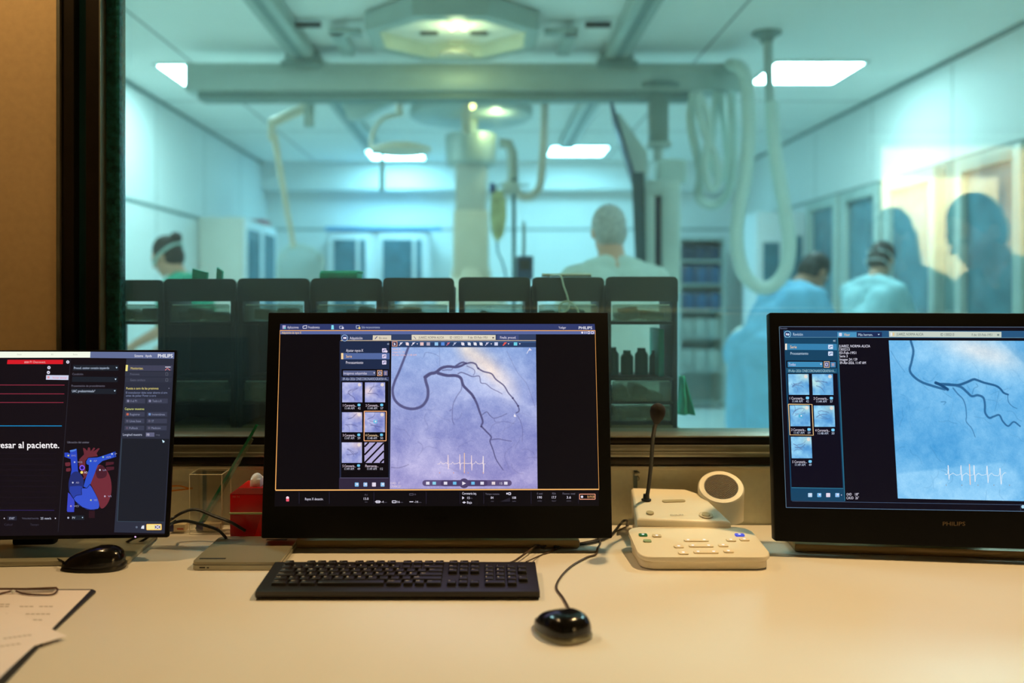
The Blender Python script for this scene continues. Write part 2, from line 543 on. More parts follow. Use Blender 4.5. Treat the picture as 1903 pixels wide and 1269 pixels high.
# ceiling mounted imaging stand (central column)
CX = -0.10
t = empty('imaging_stand', (CX, 7.0, 0), 'thick pale column of the imaging stand hanging in mid room', 'imaging stand')
MB().lathe([(.0, 2.58), (.44, 2.58), (.47, 2.60), (.47, 2.66), (.40, 2.68), (.40, 2.735), (0, 2.735)], n=40).build('ceiling_disc', m_steel, t)
MB().lathe([(.0, 2.22), (.17, 2.22), (.19, 2.24), (.20, 2.44), (.195, 2.455), (0, 2.46)], n=32).tube([(0, 0, 2.45), (0, 0, 2.59)], .05, 20).build('collar', m_steel, t)
MB().box(-.12, .12, -.12, .12, 1.86, 2.23, .02).build('upper_column', m_cab, t)
MB().box(-.135, .135, -.14, .14, 1.38, 1.87, .015).box(-.07, .03, -.145, -.139, 1.73, 1.745).build('lower_column', m_beige, t)
g = MB()
g.lathe([(0, 1.46), (.12, 1.46), (.15, 1.43), (.16, 1.36), (.25, 1.33), (.27, 1.28), (.27, 1.15), (0, 1.15)], n=32)
g.build('pivot_hood', m_beige, t)
arc = []
for k in range(25):
    a = math.radians(-70 + 220 * k / 24)
    arc.append((.62 * math.cos(a) + .0, .1, .92 + .62 * math.sin(a) * .62))
MB().tube(arc, .055, 12).build('c_arc', m_cabw, t)
MB().box(-.17, .17, -.10, .25, .20, .45, .03).build('tube_housing', m_cabw, t)
# small warm fitting in front of the disc
t = empty('ceiling_spotlight', W(872, 205, 6.3), 'small warm glowing spotlight above the central disc', 'spotlight')
MB().box(-.05, .01, -.02, .04, -.16, .12, .008).build('bracket', m_beige, t)
MB().ell((.02, 0, .03), .022, 14, 8).build('bulb', m_warmb, t)
lamp('disc_glow', 'POINT', (CX + .20, 6.74, 2.51), 3.4, (1.0, 0.86, 0.42), shadow_soft_size=0.03)  # bare point lamp added behind the fitting for the glow on the disc

# round surgical lamp on a curved arm
p = W(745, 278, 6.0)
t = empty('surgical_lamp', p, 'round dish surgical lamp on a thin curved arm', 'surgical lamp')
MB().lathe([(0, -.02), (.16, -.025), (.198, -.01), (.198, .01), (.12, .035), (.03, .05), (0, .05)], n=36).build('lamp_head', m_beige, t)
loc = lambda px, py, d=6.0: W(px, py, d) - p
MB().tube(smooth_path([loc(690, 280), loc(690, 262), loc(697, 238), loc(712, 221), loc(730, 215), loc(742, 213)]), .013, 10).build('curved_arm', m_beige, t)
MB().tube([loc(742, 216), loc(743, 168)], .022, 12).tube(smooth_path([loc(743, 175), loc(741, 167), loc(728, 165)]), .014, 8).tube([loc(730, 165), loc(730, 118)], .02, 10).build('drop_tube', m_beige, t)
MB().tube([loc(710, 286), loc(710, 355)], [.012, .018], 10).build('handle', m_steel2, t)
MB().tube([loc(690, 281), loc(706, 281)], .025, 10).build('joint', m_white, t)

# triangular ceiling bracket behind it
t = empty('ceiling_bracket', W(665, 195, 6.8), 'dull triangular sheet bracket under the ceiling beam', 'ceiling bracket')
q = W(665, 195, 6.8)
pts = [W(a, b, 6.8) - q for a, b in ((632, 178), (735, 178), (735, 190), (668, 224), (648, 224))]
MB().prism([(v.x, v.z) for v in pts], 'y', -.05, .05).build('plate', m_steel, t)
MB().box(-.13, .10, -.03, .03, .05, W(0, 118, 6.8).z - q.z, .004).build('mount', m_steel, t)

# shield arm and clear radiation shield
p = W(575, 205, 5.8)
t = empty('radiation_shield', p, 'clear rounded radiation shield on an angled ivory arm', 'radiation shield')
loc = lambda px, py, d=5.8: W(px, py, d) - p
MB().box(-.03, .03, -.03, .03, loc(0, 236).z, loc(0, 160).z, .006).build('drop_post', m_steel, t)
MB().tube([loc(572, 198), loc(506, 228)], .032, 10).build('upper_arm', m_beige, t)
MB().box(loc(499, 0).x, loc(511, 0).x, -.025, .025, loc(0, 262).z, loc(0, 222).z, .008).build('elbow', m_beige, t)
MB().tube([loc(509, 250), loc(545, 455)], [.022, .016], 10).build('lower_arm', m_beige, t)
MB().ell(loc(545, 455), .022, 14, 8).build('ball_joint', m_beige, t)
pr = [(514, 490), (520, 470), (532, 458), (560, 455), (580, 462), (598, 476), (600, 545), (514, 545)]
pv = [loc(a, b) for a, b in pr]
MB().prism([(v.x, v.z) for v in pv], 'y', .03, .036).build('clear_shield', glassmat('clear_acrylic_shield', (.93, .96, .94), 1.5, haze=.06, hazecol=(.8, .85, .82, 1)), t)
rim = MB().tube([v + Vector((0, .033, 0)) for v in pv] + [pv[0] + Vector((0, .033, 0))], .006, 6)
rim.build('shield_rim', m_pale, t)

# infusion pole, bag, hose
p = W(955, 400, 5.4)
t = empty('infusion_pole', (p.x, p.y, 0), 'dark green infusion pole standing right of the central column', 'infusion pole')
MB().tube([(0, 0, .12), (0, 0, W(0, 330, 5.4).z)], .011, 10).build('pole', mat('dark_green_metal', rgb(34, 84, 84), .4, metal=.4), t)
hk = W(0, 345, 5.4).z
MB().tube(smooth_path([(0, 0, hk), (-.05, 0, hk + .01), (-.10, 0, hk - .005), (-.105, 0, hk - .03)]), .006, 8).tube([(0, 0, hk), (.09, 0, hk + .005)], .006, 8).build('hook_bar', m_steel2, t)
MB().box(-.07, .03, -.03, .03, hk - .05, hk + .02, .006).build('clamp', m_steel, t)
for k in range(5):
    a = k * 2 * PI / 5
    MB().tube([(0, 0, .13), (.26 * math.cos(a), .26 * math.sin(a), .05)], .014, 8).ell((.26 * math.cos(a), .26 * math.sin(a), .027), .027, 12, 8).build('leg', m_steel2, t)
bagp = W(924, 405, 5.38)
b = empty('infusion_bag', bagp, 'yellowish infusion bag with a blue cap hanging from the pole', 'infusion bag')
bg = MB()
prof = [(-.03, .16), (.03, .16), (.052, .10), (.055, .0), (.038, -.10), (.0, -.145), (-.03, -.10), (-.042, 0), (-.038, .10)]
bg.prism(prof, 'y', -.016, .016)
bg.build('bag', mat('cloudy_yellow_vinyl', rgb(176, 186, 140), .3, var=.3, scale=14), b)
MB().box(-.045, -.012, -.02, .02, .145, .205, .006).build('blue_cap', mat('deep_blue_cap', rgb(16, 70, 130), .4), b)
MB().tube(smooth_path([(0, 0, -.14), (.004, 0, -.2), (.03, 0, -.26), (.05, 0, -.36), (.02, .01, -.5)]), .006, 8).build('drip_line', mat('drip_tube', rgb(60, 120, 140), .3), b)
hp = W(985, 300, 5.9)
t = empty('suspension_arm', hp, 'curved beige tube arm looping beside the central column', 'suspension arm')
loc = lambda px, py, d=5.9: W(px, py, d) - hp
MB().tube([loc(928, 266), loc(945, 268), loc(952, 285), loc(953, 345)], .035, 12).build('upright_tube', m_steel, t)
MB().tube(smooth_path([loc(955, 345), loc(968, 364), (loc(985, 366)), loc(1001, 350), loc(1007, 320), loc(1012, 230), loc(1012, 178)]), .026, 12).build('hanging_tube', m_cab, t)
t = empty('pump_unit', W(975, 495, 4.9), 'small dark box-shaped pump unit clamped behind the storage racks', 'pump')
MB().box(-.045, .045, -.03, .05, -.075, .055, .008).build('case', m_navy, t)
MB().box(-.012, .004, 0, .02, .055, .24, .003).build('rod', m_steel2, t)
MB().box(-.03, .03, -.033, -.029, -.02, .035).build('face', m_blk, t)
MB().tube([(0, .02, -.07), (0, .02, -1.05)], .015, 8).build('stand_rod', m_steel2, t)
MB().box(-.10, .10, -.1, .1, -1.058, -1.02, .01).build('foot', m_steel2, t)

# monitor column and boom at right
p = W(1223, 225, 5.6)
t = empty('monitor_column', p, 'square monitor column with round flange hanging from the beam', 'ceiling column')
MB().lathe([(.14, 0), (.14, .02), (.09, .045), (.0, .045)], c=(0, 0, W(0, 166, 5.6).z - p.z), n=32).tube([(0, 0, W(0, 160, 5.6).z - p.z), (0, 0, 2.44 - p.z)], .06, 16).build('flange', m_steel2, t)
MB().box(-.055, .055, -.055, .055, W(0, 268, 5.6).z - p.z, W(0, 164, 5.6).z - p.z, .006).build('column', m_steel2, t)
MB().box(-.068, .068, -.068, .068, W(0, 276, 5.6).z - p.z, W(0, 266, 5.6).z - p.z, .004).tube([(0, 0, W(0, 300, 5.6).z - p.z), (0, 0, W(0, 270, 5.6).z - p.z)], .03, 12).build('collar', m_steel, t)
MB().box(-.02, .16, -.10, .10, W(0, 345, 5.6).z - p.z, W(0, 298, 5.6).z - p.z, .03).build('pivot_housing', m_pale, t)
p = W(1180, 400, 5.3)
t = empty('monitor_bank', p, 'bank of screens seen edge-on, dark slanted panel at top', 'monitor bank', rz=-math.atan2(p.x, p.y))
loc = lambda px, py, d=5.3: W(px, py, d) - p
def slab(a, b, w, y0, y1):
    a = loc(*a); b = loc(*b); n = Vector((b.z - a.z, 0, -(b.x - a.x))).normalized() * w
    return [(q.x, q.z) for q in (a, b, b - n, a - n)]
MB().prism(slab((1136, 210), (1174, 335), .018, 0, 0), 'y', -.30, .30).build('upper_screen', m_navy, t)
MB().prism([(v.x, v.z) for v in (loc(1142, 214), loc(1152, 212), loc(1186, 262), loc(1202, 285), loc(1204, 330), loc(1178, 332))], 'y', -.05, .22).build('upper_bracket', m_pale, t)
MB().prism([(v.x, v.z) for v in (loc(1174, 332), loc(1196, 332), loc(1200, 520), loc(1182, 520))], 'y', -.28, .28).build('lower_screen', mat('dark_teal_case', rgb(30, 70, 80), .4), t)
fr = MB()
fr.box(loc(1198, 0).x, loc(1216, 0).x, -.04, .04, loc(0, 545).z, loc(0, 340).z, .01)
fr.box(loc(1228, 0).x, loc(1262, 0).x, -.05, .05, loc(0, 545).z, loc(0, 345).z, .012)
fr.box(loc(1198, 0).x, loc(1262, 0).x, -.045, .045, loc(0, 365).z, loc(0, 336).z, .012)
fr.build('white_frame', m_pale, t)
MB().box(loc(1215, 0).x, loc(1230, 0).x, .02, .04, loc(0, 545).z, loc(0, 362).z).build('dark_inlay', m_navy, t)
MB().box(loc(1172, 0).x, loc(1212, 0).x, -.02, .02, loc(0, 500).z, loc(0, 482).z, .004).build('handle_bar', m_steel2, t)

# cable loops under the beam
def hang(name, label, cat, pts, r, m, base):
    b = Vector(base)
    o = MB().tube([q - b for q in smooth_path(pts, 9)], r, 12).build(name, m)
    o.location = b
    return tag(o, label, cat)
dC = 5.45
hang('cable_loop', 'longest pale cable loop hanging from the beam end', 'cable', [W(1290, 172, dC), W(1284, 230, dC), W(1302, 320, dC), W(1298, 365, dC), W(1325, 382, dC), W(1352, 360, dC), W(1362, 300, dC), W(1360, 172, dC)], .028, m_pale, W(1290, 172, dC))
hang('cable_loop', 'crossed pale cable loop in the middle of the bunch', 'cable', [W(1300, 172, dC - .09), W(1318, 230, dC - .09), W(1310, 300, dC - .09), W(1318, 350, dC - .09), W(1334, 340, dC - .09), W(1330, 290, dC - .09), W(1310, 250, dC - .09), W(1298, 200, dC - .09), W(1300, 172, dC - .09)], .020, m_pale, W(1300, 172, dC - .09))
hang('cable_loop', 'short pale cable loop nearest the hose', 'cable', [W(1332, 172, dC + .1), W(1326, 230, dC + .1), W(1322, 300, dC + .1), W(1340, 335, dC + .1), W(1352, 300, dC + .1), W(1345, 230, dC + .1), W(1340, 172, dC + .1)], .022, m_pale, W(1332, 172, dC + .1))
# pole and big hose
p = W(1425, 60, 5.25)
t = empty('hose_boom', (p.x, p.y, 2.74), 'thick pale hose loop hanging from a ceiling pole at right', 'hose boom')
loc = lambda px, py, d=5.25: W(px, py, d) - Vector((p.x, p.y, 2.74))
MB().lathe([(0, -.06), (.035, -.06), (.04, -.035), (.085, -.012), (.085, 0), (0, 0)], n=28).build('ceiling_boss', m_steel2, t)
MB().tube([(0.005, 0, -.03), loc(1432, 215)], .026, 14).build('pole', m_steel, t)
MB().tube(smooth_path([loc(1434, 190), loc(1438, 260), loc(1448, 330), loc(1460, 400), loc(1467, 450), loc(1460, 500), loc(1438, 530), loc(1412, 534), loc(1384, 510), loc(1370, 460), loc(1372, 400), loc(1386, 320), loc(1392, 240), loc(1388, 150), loc(1372, 124), loc(1358, 120, 5.5)], 10), .040, 14).build('hose', m_pale, t)

# ---------------------------------------------------------------- cabinets
def shelves(mb, x0, x1, y0, y1, zs):
    for z in zs: mb.box(x0, x1, y0, y1, z, z + .02)
# left tall cabinet, glass doors face right
t = empty('tall_cabinet', (-2.30, 8.6, 0), 'tall cream cabinet with glass doors against the left wall', 'cabinet')
MB().box(-.20, .19, -.6, .6, .0, 1.92, .01).build('body', m_cab, t)
for y0, y1 in ((-.59, -.01), (.01, .59)):
    f = MB(); f.box(.19, .21, y0, y1, .08, 1.90, .005)
    dd = f.build('door', m_cabw, t)
    MB().box(.209, .214, y0 + .07, y1 - .07, .2, 1.82).build('glass', m_dglass, dd)
b = MB().box(-.1, .12, -.16, .16, 0, .05, .006).build('storage_carton', [mat('crimson_card', rgb(170, 70, 84), .6)]); b.location = (-2.26, 9.0, 1.92)
tag(b, 'flat crimson carton lying on top of the tall cream cabinet', 'carton')
# back double cabinet
CXB = (705 - VX) / F * 10.2
t = empty('supply_cabinet', (CXB, 10.30, 0), 'wide white supply cabinet with two dark glass bays on the back wall', 'cabinet')
hw = .565
fb = MB().box(-hw, hw, -.20, .24, 0, 1.94, .008)
fb.build('body', m_cabw, t)
MB().box(-hw - .02, hw + .13, -.23, .0, 1.95, 1.99, .004).build('blue_cornice', mat('sky_blue_strip', rgb(96, 176, 230), .5), t)
for x0, x1 in ((-.54, -.10), (.0, .52)):
    q = MB().box(x0, x1, -.225, -.20, .1, 1.92, .006).build('door', m_cabw, t)
    MB().box(x0 + .05, x1 - .04, -.23, -.224, .18, 1.85).build('glass', m_dglass, q)
    MB().box(x1 - .14, x1 - .10, -.232, -.2295, .18, 1.85).build('handle', m_cabw, q)
# right back shelving with blue bins
t = empty('shelf_cabinet', (2.38, 10.25, 0), 'low-lit shelf cabinet stacked with blue bins at the far right', 'cabinet')
f = MB(); f.box(-.26, -.23, -.25, .2, .0, 1.86); f.box(.23, .26, -.25, .2, 0, 1.86); f.box(-.26, .26, .17, .2, 0, 1.86)
shelves(f, -.23, .23, -.25, .17, (.04, .4, .76, 1.06, 1.34, 1.60, 1.84))
f.build('carcass', m_steel, t)
for z, h, m_ in ((1.36, .2, m_bglass), (1.08, .18, m_bglass), (1.62, .16, m_navy), (.78, .2, m_steel), (.42, .22, m_steel)):
    for x in (-.15, .0, .15):
        b_ = tag(MB().box(-.068, .068, -.18, .12, 0, h, .012).build('storage_bin', m_), 'storage bin on the far right shelf cabinet', 'bin', 'bins on the far right shelves')
        b_.location = (2.38 + x, 10.25, z)
        zone = {1.36: 'blue bin on the third shelf from the top', 1.08: 'blue bin on the fourth shelf from the top', 1.62: 'navy bin on the top shelf', .78: 'grey bin on the fifth shelf from the top', .42: 'grey bin on the sixth shelf from the top'}[z]
        b_['label'] = zone + ', ' + {-.15: 'left', .0: 'middle', .15: 'right'}[x] + ' of three, far right shelf cabinet'
t = empty('equipment_cabinet', (2.73, 8.6, 0), 'white cabinet with two dark glass panels behind the hose loop', 'cabinet')
MB().box(-.23, .23, -.2, .25, 0, 2.0, .012).build('body', m_cabw, t)
for x0, x1 in ((-.17, -.02), (.06, .19)):
    MB().box(x0, x1, -.206, -.198, .25, 1.72 if x0 < 0 else 1.78).build('glass', m_dglass, t)
# glazed doors on the right wall
for i, (y0, y1) in enumerate(((7.55, 8.25), (6.75, 7.45), (5.9, 6.65), (4.95, 5.65), (4.1, 4.8))):
    f = MB()
    f.box(2.90, 2.97, y0, y0 + .08, 0, 2.06, .004); f.box(2.90, 2.97, y1 - .08, y1, 0, 2.06, .004); f.box(2.90, 2.97, y0 + .08, y1 - .08, 1.98, 2.06, .004); f.box(2.90, 2.97, y0 + .08, y1 - .08, 0, .5, .004)
    w = struct('door_%d' % (i + 2), f, m_steel)
    MB().box(2.94, 2.949, y0 + .08, y1 - .08, .5, 1.98).build('pane', m_dglass, w)
# low bench strip under glazed doors
# bin, bag, blue apron
t = empty('waste_bin', W(1385, 790, 8.2) * 1.0, 'dull red waste bin on the floor at far right', 'bin'); t.location.z = 0
MB().lathe([(0, 0), (.075, 0), (.095, .50), (.0, .50)], n=24).build('body', mat('dusty_red_plastic', rgb(170, 110, 112), .5), t)
MB().lathe([(0, .49), (.115, .49), (.12, .53), (.11, .57), (0, .58)], n=24).build('lid', mat('darker_red_lid', rgb(150, 96, 100), .5), t)
p = W(1432, 785, 8.1); p.z = 0
o = MB().ell((0, 0, .11), (.14, .12, .11), 18, 12).ell((.05, .02, .2), (.07, .06, .06), 14, 8).build('refuse_bag', m_white); o.location = p
tag(o, 'white plastic bag slumped on the floor beside the red bin', 'bag')
# green cloth hanging right of the racks
p = W(1266, 720, 2.35)
gm = mat('surgical_green_cloth', rgb(40, 190, 160), .8, var=.2, scale=20)
v = []; f = []
nx, nz = 10, 14
for j in range(nz + 1):
    for i in range(nx + 1):
        u = i / nx; s = j / nz
        x = (-.006 + (.008 + .012 * s) * 2 * u)
        v.append((x, .012 * math.sin(u * 9 + s * 2), .03 - .10 * s))
for j in range(nz):
    for i in range(nx):
        a = j * (nx + 1) + i
        f.append((a, a + 1, a + nx + 2, a + nx + 1))
o = MB().add(v, f, 0, True).build('green_cloth', gm); o.location = p
sd = o.modifiers.new('thick', 'SOLIDIFY'); sd.thickness = .002
tag(o, 'strip of green cloth hanging from the rightmost storage rack', 'cloth')

# operating table with drape
t = empty('operating_table', (2.18, 6.72, 0), 'draped pale operating table between the two bending figures', 'table')
MB().box(-.25, .25, -.2, .2, 0, .08, .02).box(-.1, .1, -.1, .1, .08, .9, .02).build('pedestal', m_steel, t)
MB().box(-.30, .55, -.24, .24, .9, .97, .02).build('tabletop', m_white, t)
v = []; f = []
nx, ny = 22, 14
for j in range(ny + 1):
    for i in range(nx + 1):
        u = i / nx * .92 - .34; w_ = j / ny * .58 - .29
        edge = max(0, abs(w_) - .245) * 3.2 + max(0, -u - .29) * 4
        hump = .20 * math.exp(-((u - .0) ** 2 / .02 + w_ ** 2 / .03)) + .05 * math.exp(-((u - .3) ** 2 / .1 + w_ ** 2 / .03))
        v.append((u, w_, .985 + hump - edge + .006 * math.sin(u * 31 + w_ * 13)))
for j in range(ny):
    for i in range(nx):
        a = j * (nx + 1) + i
        f.append((a, a + 1, a + nx + 2, a + nx + 1))
o = MB().add(v, f, 0, True).build('surgical_drape', mat('white_drape', rgb(220, 232, 230), .8)); o.location = (2.18, 6.72, 0)
o.modifiers.new('thick', 'SOLIDIFY').thickness = .006
tag(o, 'white surgical drape spread over the operating table', 'drape')

# ---------------------------------------------------------------- storage racks just behind the glass
CT = .905
t = empty('rack_counter', (-.35, 2.36, 0), 'narrow counter below the window carrying the black storage racks', 'counter')
MB().box(-.85, .83, -.215, .20, CT - .03, CT, .004).build('countertop', mat('counter_beige', rgb(150, 146, 116), .6), t)
MB().box(-.80, -.77, -.18, .15, 0, CT - .03).build('support_panel', m_steel2, t)
MB().box(.75, .78, -.18, .15, 0, CT - .03).build('support_panel', m_steel2, t)
m_rack = mat('rack_black_plastic', rgb(14, 18, 17), 0.55, var=0.15)
m_fascia = mat('rack_fascia_black', rgb(44, 52, 48), 0.6, var=0.1)
m_tray = glassmat('clear_rack_tray', (.72, .80, .76), 1.5, haze=.22, hazecol=(.55, .66, .6, 1))
m_pack = mat('dark_packages', rgb(26, 40, 36), .5, var=.4, scale=60)
m_pack2 = mat('pale_packages', rgb(92, 132, 118), .5, var=.3, scale=50)
RKD = 2.19
units = [(176, 303, 520, 'leftmost', True), (304, 438, 518, 'second from left', False), (441, 575, 517, 'third from left', False), (577, 709, 517, 'fourth from left, a green cloth on top', False),
         (711, 844, 516, 'fifth from left', False), (852, 986, 515, 'sixth from left', False), (989, 1123, 515, 'with a white cord looped over its front', False), (1126, 1260, 514, 'rightmost, open in the middle', True)]
racks = []
for n, (a, b, top, nm, openu) in enumerate(units):
    x0 = (a - VX) / F * RKD; x1 = (b - VX) / F * RKD
    zt = CAM_Z - (top - VY) / F * RKD
    cx = (x0 + x1) / 2; h = (x1 - x0) / 2
    t = empty('storage_rack', (cx, RKD, CT), 'black storage rack behind the glass, ' + nm, 'storage rack', 'black storage racks behind the glass')
    H = zt - CT
    Z = lambda py: CAM_Z - (py - VY) / F * RKD - CT
    # rounded fascia
    pts = [(-h, Z(560)), (h, Z(560)), (h, H - .012)] + [(h - .012 + .012 * math.cos(q), H - .012 + .012 * math.sin(q)) for q in (PI / 8, PI / 4, 3 * PI / 8)] + [(h - .012, H), (-h + .012, H)] + [(-h + .012 - .012 * math.sin(q), H - .012 + .012 * math.cos(q)) for q in (PI / 8, PI / 4, 3 * PI / 8)] + [(-h, H - .012)]
    MB().prism(pts, 'y', 0, .012).build('top_panel', m_fascia, t)
    for s in (-1, 1):
        e = h - .001
        MB().box(s * (e - .012), s * e, .0, .17, 0, H - .02, .002).build('side_panel', m_rack, t)
    MB().box(-h + .012, h - .012, .012, .17, H - .03, H - .022).build('lid_board', m_rack, t)
    for py in (600, 704, 748):
        MB().box(-h + .012, h - .012, .0, .165, Z(py + 3), Z(py - 2), .001).build('shelf', m_rack, t)
    MB().box(-h + .012, h - .012, .0, .165, 0, .012, .001).build('base_board', mat('rack_base', rgb(96, 96, 74), .6), t)
    if not openu:
        MB().box(-h + .012, h - .012, .155, .165, .012, Z(606)).build('back_panel', m_rack, t)
    for k, (p0, p1) in enumerate(((564, 597), (706, 746), (751, 782))):
        if k == 2 and not openu: continue
        tr_ = MB()
        tr_.box(-h + .016, h - .016, .004, .007, Z(p1), Z(p0) - .004).box(-h + .016, h - .016, .007, .14, Z(p1), Z(p1) + .002)
        tt = tr_.build('clear_tray', m_tray, t)
        MB().box(-h + .02, h - .02, .002, .006, Z(p0) - .0045, Z(p0) - .002).build('tray_lip', m_pale, tt)
        rnd = random.Random(n * 10 + k)
        pk = MB()
        for q in range(4):
            cxk = -h + .03 + (2 * h - .06) * (q + .5) / 4 + rnd.uniform(-.01, .01)
            hh = (Z(p0) - Z(p1)) * rnd.uniform(.25, .7)
            pk.box(cxk - .018, cxk + .018, .02, .12, Z(p1) + .003, Z(p1) + .003 + hh, .004, M=Matrix.Translation((cxk, 0, Z(p1) + .01)) @ Matrix.Rotation(rnd.uniform(-.25, .25), 4, 'Y') @ Matrix.Translation((-cxk, 0, -Z(p1) - .01)))
        tag(pk.build('packages', m_pack if not (openu and k == 1) else m_pack2, tt), kind='stuff')
    racks.append((cx, h, zt, t, Z))
# bottles inside the rightmost rack
cx, h, zt, t, Z = racks[-1]
for i, (dx, hh, r) in enumerate(((-.058, .068, .016), (-.022, .060, .016), (.014, .066, .017), (.048, .060, .015))):
    bb = MB().lathe([(0, 0), (r, 0), (r, hh * .75), (r * .6, hh * .88), (r * .6, hh), (0, hh)], n=18).build('medicine_bottle', [mat('murky_green_bottle', rgb(40, 110, 96), .35, var=.2)])
    bb.location = (cx + dx, RKD + .09, CT + Z(702) + .0005)
    tag(bb, ['leftmost', 'second', 'third', 'rightmost'][i] + ' green bottle in the open middle of the rightmost rack', 'bottle', 'bottles in the rightmost rack')
# teal folder standing right of bottles
o = MB().box(-.007, .007, -.06, .06, 0, .115, .002).build('folder', mat('bright_teal_card', rgb(0, 190, 168), .5)); o.location = (cx + h - .034, RKD + .09, CT + Z(702) + .0005)
tag(o, 'bright teal folder upright at the right inside the rightmost rack', 'folder')
# box and cup behind leftmost racks sticking out above
o = MB().box(-.046, .046, -.05, .05, 0, .016, .004).box(-.044, .05, -.045, .045, .014, .019, .003).build('folded_cloth', gm); o.location = (racks[3][0] - .022, RKD + .07, racks[3][2])
tag(o, 'folded green cloth on top of the fourth storage rack', 'cloth')
for i, (px0, px1, y0, lb) in enumerate(((358, 385, 502, 'wide crumpled green wrapper poking up behind the second rack'), (403, 413, 500, 'narrow pointed green wrapper poking up behind the second rack'))):
    a = W(px0, 0, 2.3).x; b_ = W(px1, 0, 2.3).x
    zt_ = W(0, y0, 2.3).z
    o = MB().prism([(a, CT + .31), (b_, CT + .31), (b_ + .004, zt_ - .006), ((a + b_) / 2 + .003, zt_ - .001), (a + .004, zt_ + .004)], 'y', 2.285, 2.30).build('cloth_wrapper', gm)
    tag(o, lb, 'wrapper')
    o.location = (0, 0, 0)
# white cord over the seventh rack
cx, h, zt, t, Z = racks[6]
pts = [Vector((cx - .045, RKD + .06, zt + .003)), Vector((cx - .02, RKD - .001, zt + .004)), Vector((cx - .012, RKD - .006, zt - .02)), Vector((cx - .002, RKD - .006, zt - .05)), Vector((cx + .0, RKD - .006, zt - .075)), Vector((cx - .02, RKD - .006, zt - .085)), Vector((cx - .02, RKD - .006, zt - .065)), Vector((cx + .0, RKD - .006, zt - .058)), Vector((cx + .02, RKD - .006, zt - .075)), Vector((cx + .03, RKD - .006, zt - .11))]
o = MB().tube(smooth_path(pts), .0022, 8).build('looped_line', m_pale)
tag(o, 'thin white cord looped over the front of a black rack', 'cord')
o = MB().tube([(cx - .06, RKD + .05, zt + .006), (cx + .06, RKD + .05, zt + .006)], .0045, 10).build('white_tube', m_white)
tag(o, 'short white tube lying on top of the corded rack', 'tube')
# ================================================================ PEOPLE
def vox(mb, name, m, parent, size, smooth=3):
    o = mb.build(name, m, parent)
    r = o.modifiers.new('r', 'REMESH'); r.mode = 'VOXEL'; r.voxel_size = size; r.use_smooth_shade = True
    s = o.modifiers.new('s', 'SMOOTH'); s.iterations = smooth; s.factor = 0.5
    dg = bpy.context.evaluated_depsgraph_get()
    me = bpy.data.meshes.new_from_object(o.evaluated_get(dg), depsgraph=dg)
    o.modifiers.clear()
    old = o.data
    o.data = me
    me.name = name
    bpy.data.meshes.remove(old)
    me.polygons.foreach_set('use_smooth', [True] * len(me.polygons))
    return o

